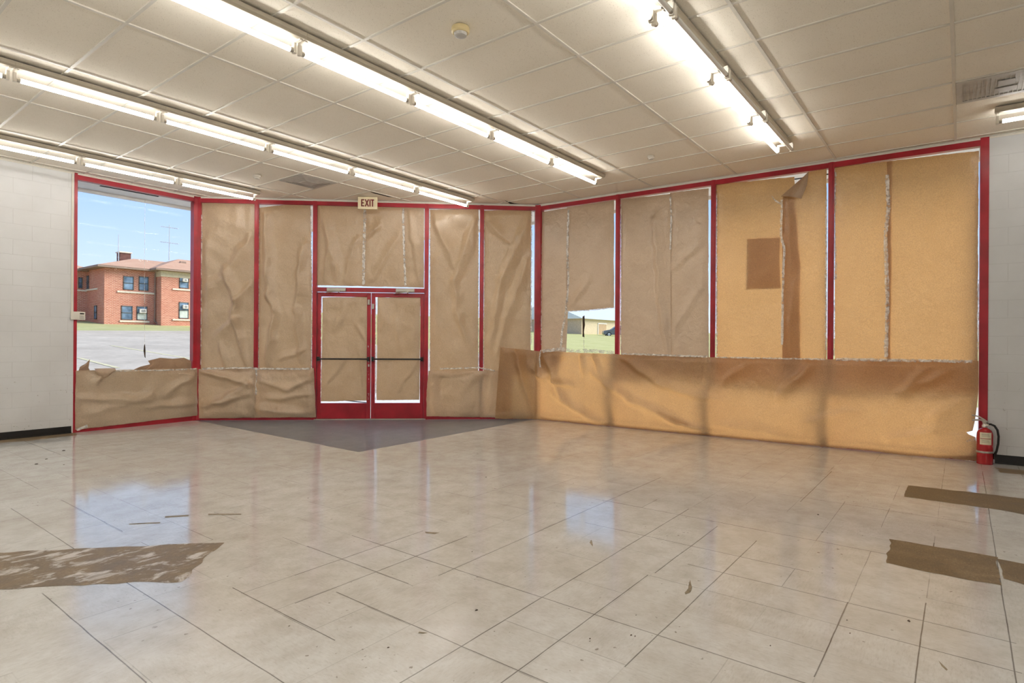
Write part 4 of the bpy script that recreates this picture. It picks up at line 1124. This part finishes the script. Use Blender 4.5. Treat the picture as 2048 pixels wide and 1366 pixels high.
# tan metal building and a parked car beyond the side lawn
tb = empty('metal_building', (82, 49, 2), label='tan metal building with a pale roof seen through the small clear opening', cat='building')
cX, cY = (1163 - 1024) / F * 95, 95.0
cu_, cw_ = cX * sin(YAW) + cY * cos(YAW), -cX * cos(YAW) + cY * sin(YAW)
zb0 = CAMZ + (683 - 673) / F * 95; zev = CAMZ + (683 - 636) / F * 95
m = MB(); m.box(cu_, cu_ + 34, cw_, cw_ + 14, zb0 - .6, zev); m.build('siding_wall', K['tanwall'], tb)
m = MB(); m.box(cu_ - .06, cu_ + .02, cw_ - .06, cw_ + 4, zb0 - .6, zev + .02); m.box(cu_ - .08, cu_, cw_ + 4.9, cw_ + 14, zb0 - .6, zev + 1.4); m.build('gable_siding', K['tandark'], tb)
m = MB(); m.box(cu_ - .06, cu_ + .01, cw_ + 4, cw_ + 4.9, zb0 - .6, zev + .6); m.build('corner_trim', K['soffit'], tb)
m = MB(); m.prism([(cu_ - .5, cw_ - .6, zev - .02), (cu_ - .5, cw_ + 7, zev + 3.0), (cu_ - .5, cw_ + 14.6, zev - .02)], [(cu_ + 34.5, cw_ - .6, zev - .02), (cu_ + 34.5, cw_ + 7, zev + 3.0), (cu_ + 34.5, cw_ + 14.6, zev - .02)]); m.build('roof', K['metalroof'], tb)
TW_ = Wall((cu_, cw_), (cu_ + 34, cw_)); gs0 = TW_.px(1196, 655)[0]; gs1 = TW_.px(1212, 655)[0]
m = MB(); m.wbox(TW_, gs0, gs1, 0, .06, zb0 - .2, zb0 + 2.25)
gd = m.build('garage_door', K['garage'], tb); m = MB(); m.wbox(TW_, gs0 - .15, gs1 + .15, 0, .1, zb0 + 2.25, zb0 + 2.4); m.wbox(TW_, gs0 - .15, gs0, 0, .1, zb0 - .2, zb0 + 2.3); m.build('door_trim', K['soffit'], gd)
m = MB(); m.box(cu_ - 6, cu_ + 40, cw_ - 7.5, cw_ + 1, zb0 - .8, zb0 - .12); struct(m.build('driveway', K['walk']))

# car: side profile extruded across, shaped wheels and glass
pX, pY = (1207 - 1024) / F * 91, 91.0
ou, ow = pX * sin(YAW) + pY * cos(YAW), -pX * cos(YAW) + pY * sin(YAW)
cz0 = CAMZ + (683 - 671.8) / F * 91
dxu, dxw = sin(YAW), -cos(YAW); dyu, dyw = cos(YAW), sin(YAW)
cp = lambda x, y, z: (ou + dxu * x + dyu * y, ow + dxw * x + dyw * y, cz0 + z)
car = empty('parked_car', cp(2.2, .9, 0), label='grey parked car in front of the tan metal building', cat='car')
prof = [(.05, .35), (.0, .62), (.08, .88), (.9, 1.04), (1.25, 1.10), (1.95, 1.60), (2.4, 1.68), (3.7, 1.66), (4.35, 1.15), (4.5, .95), (4.5, .4), (4.3, .3), (.3, .28)]
m = MB(); m.prism([cp(x, 0 + (.12 if z > 1.15 else 0), z) for x, z in prof], [cp(x, 1.8 - (.12 if z > 1.15 else 0), z) for x, z in prof]); m.build('body', K['car'], car, bevel=.05)
m = MB(); m.prism([cp(x, .03, z) for x, z in ((1.45, 1.12), (2.0, 1.56), (2.7, 1.60), (2.7, 1.12))], [cp(x, .10, z) for x, z in ((1.45, 1.12), (2.0, 1.56), (2.7, 1.60), (2.7, 1.12))]); m.build('side_window', K['carglass'], car)
for x in (.85, 3.6):
    for y in (-.02, 1.62):
        m = MB(); m.tube([cp(x, y, .34), cp(x, y + .2, .34)], .35, 24); wh = m.build('wheel', K['tyre'], car, smooth='auto')
        m = MB(); m.tube([cp(x, y - .015, .34), cp(x, y + .02, .34)], .22, 20); m.build('rim', K['rim'], wh, smooth='auto')
m = MB(); m.prism([cp(.02, .1, .7), cp(.3, .0, .72), cp(.35, .0, .86), cp(.08, .1, .86)], [cp(.02, .4, .7), cp(.3, .4, .72), cp(.35, .4, .86), cp(.08, .4, .86)]); m.build('headlight', K['white'], car)

# ------------------------------------------------------------------ light from outside
wd = bpy.data.worlds.new('sky'); SC.world = wd; wd.use_nodes = True; t = wd.node_tree; t.nodes.clear()
out = t.nodes.new('ShaderNodeOutputWorld'); bg = t.nodes.new('ShaderNodeBackground'); tc = t.nodes.new('ShaderNodeTexCoord'); sp = t.nodes.new('ShaderNodeSeparateXYZ'); rp = t.nodes.new('ShaderNodeValToRGB')
t.links.new(tc.outputs['Generated'], sp.inputs[0]); t.links.new(sp.outputs[2], rp.inputs[0]); t.links.new(rp.outputs[0], bg.inputs[0]); t.links.new(bg.outputs[0], out.inputs[0])
els = rp.color_ramp.elements; els[0].position = 0.0; els[0].color = lin(222, 232, 248); els[1].position = .12; els[1].color = lin(190, 213, 246)
x = els.new(.26); x.color = lin(146, 186, 238); x = els.new(.8); x.color = lin(140, 174, 224)
bg.inputs[1].default_value = 1.35
sl = bpy.data.lights.new('sun', 'SUN'); so = bpy.data.objects.new('sun', sl); COL.objects.link(so)
sl.energy = 5.1; sl.angle = radians(38); sl.color = (1, .94, .84)
ts = Vector((.68, -.56, .60)).normalized(); so.rotation_euler = ts.to_track_quat('Z', 'Y').to_euler()

SC.view_settings.view_transform = 'Standard'; SC.view_settings.look = 'None'; SC.view_settings.exposure = 0.0; SC.view_settings.gamma = 1.0; SC.view_settings.use_curve_mapping = False
SC.cycles.use_denoising = True
SC.cycles.use_adaptive_sampling = True; SC.cycles.adaptive_threshold = .10; SC.cycles.adaptive_min_samples = 16
SC.cycles.max_bounces = 8; SC.cycles.diffuse_bounces = 4; SC.cycles.glossy_bounces = 4; SC.cycles.transparent_max_bounces = 16
SC.cycles.sample_clamp_indirect = 6.0
SC.cycles.caustics_reflective = False; SC.cycles.caustics_refractive = False
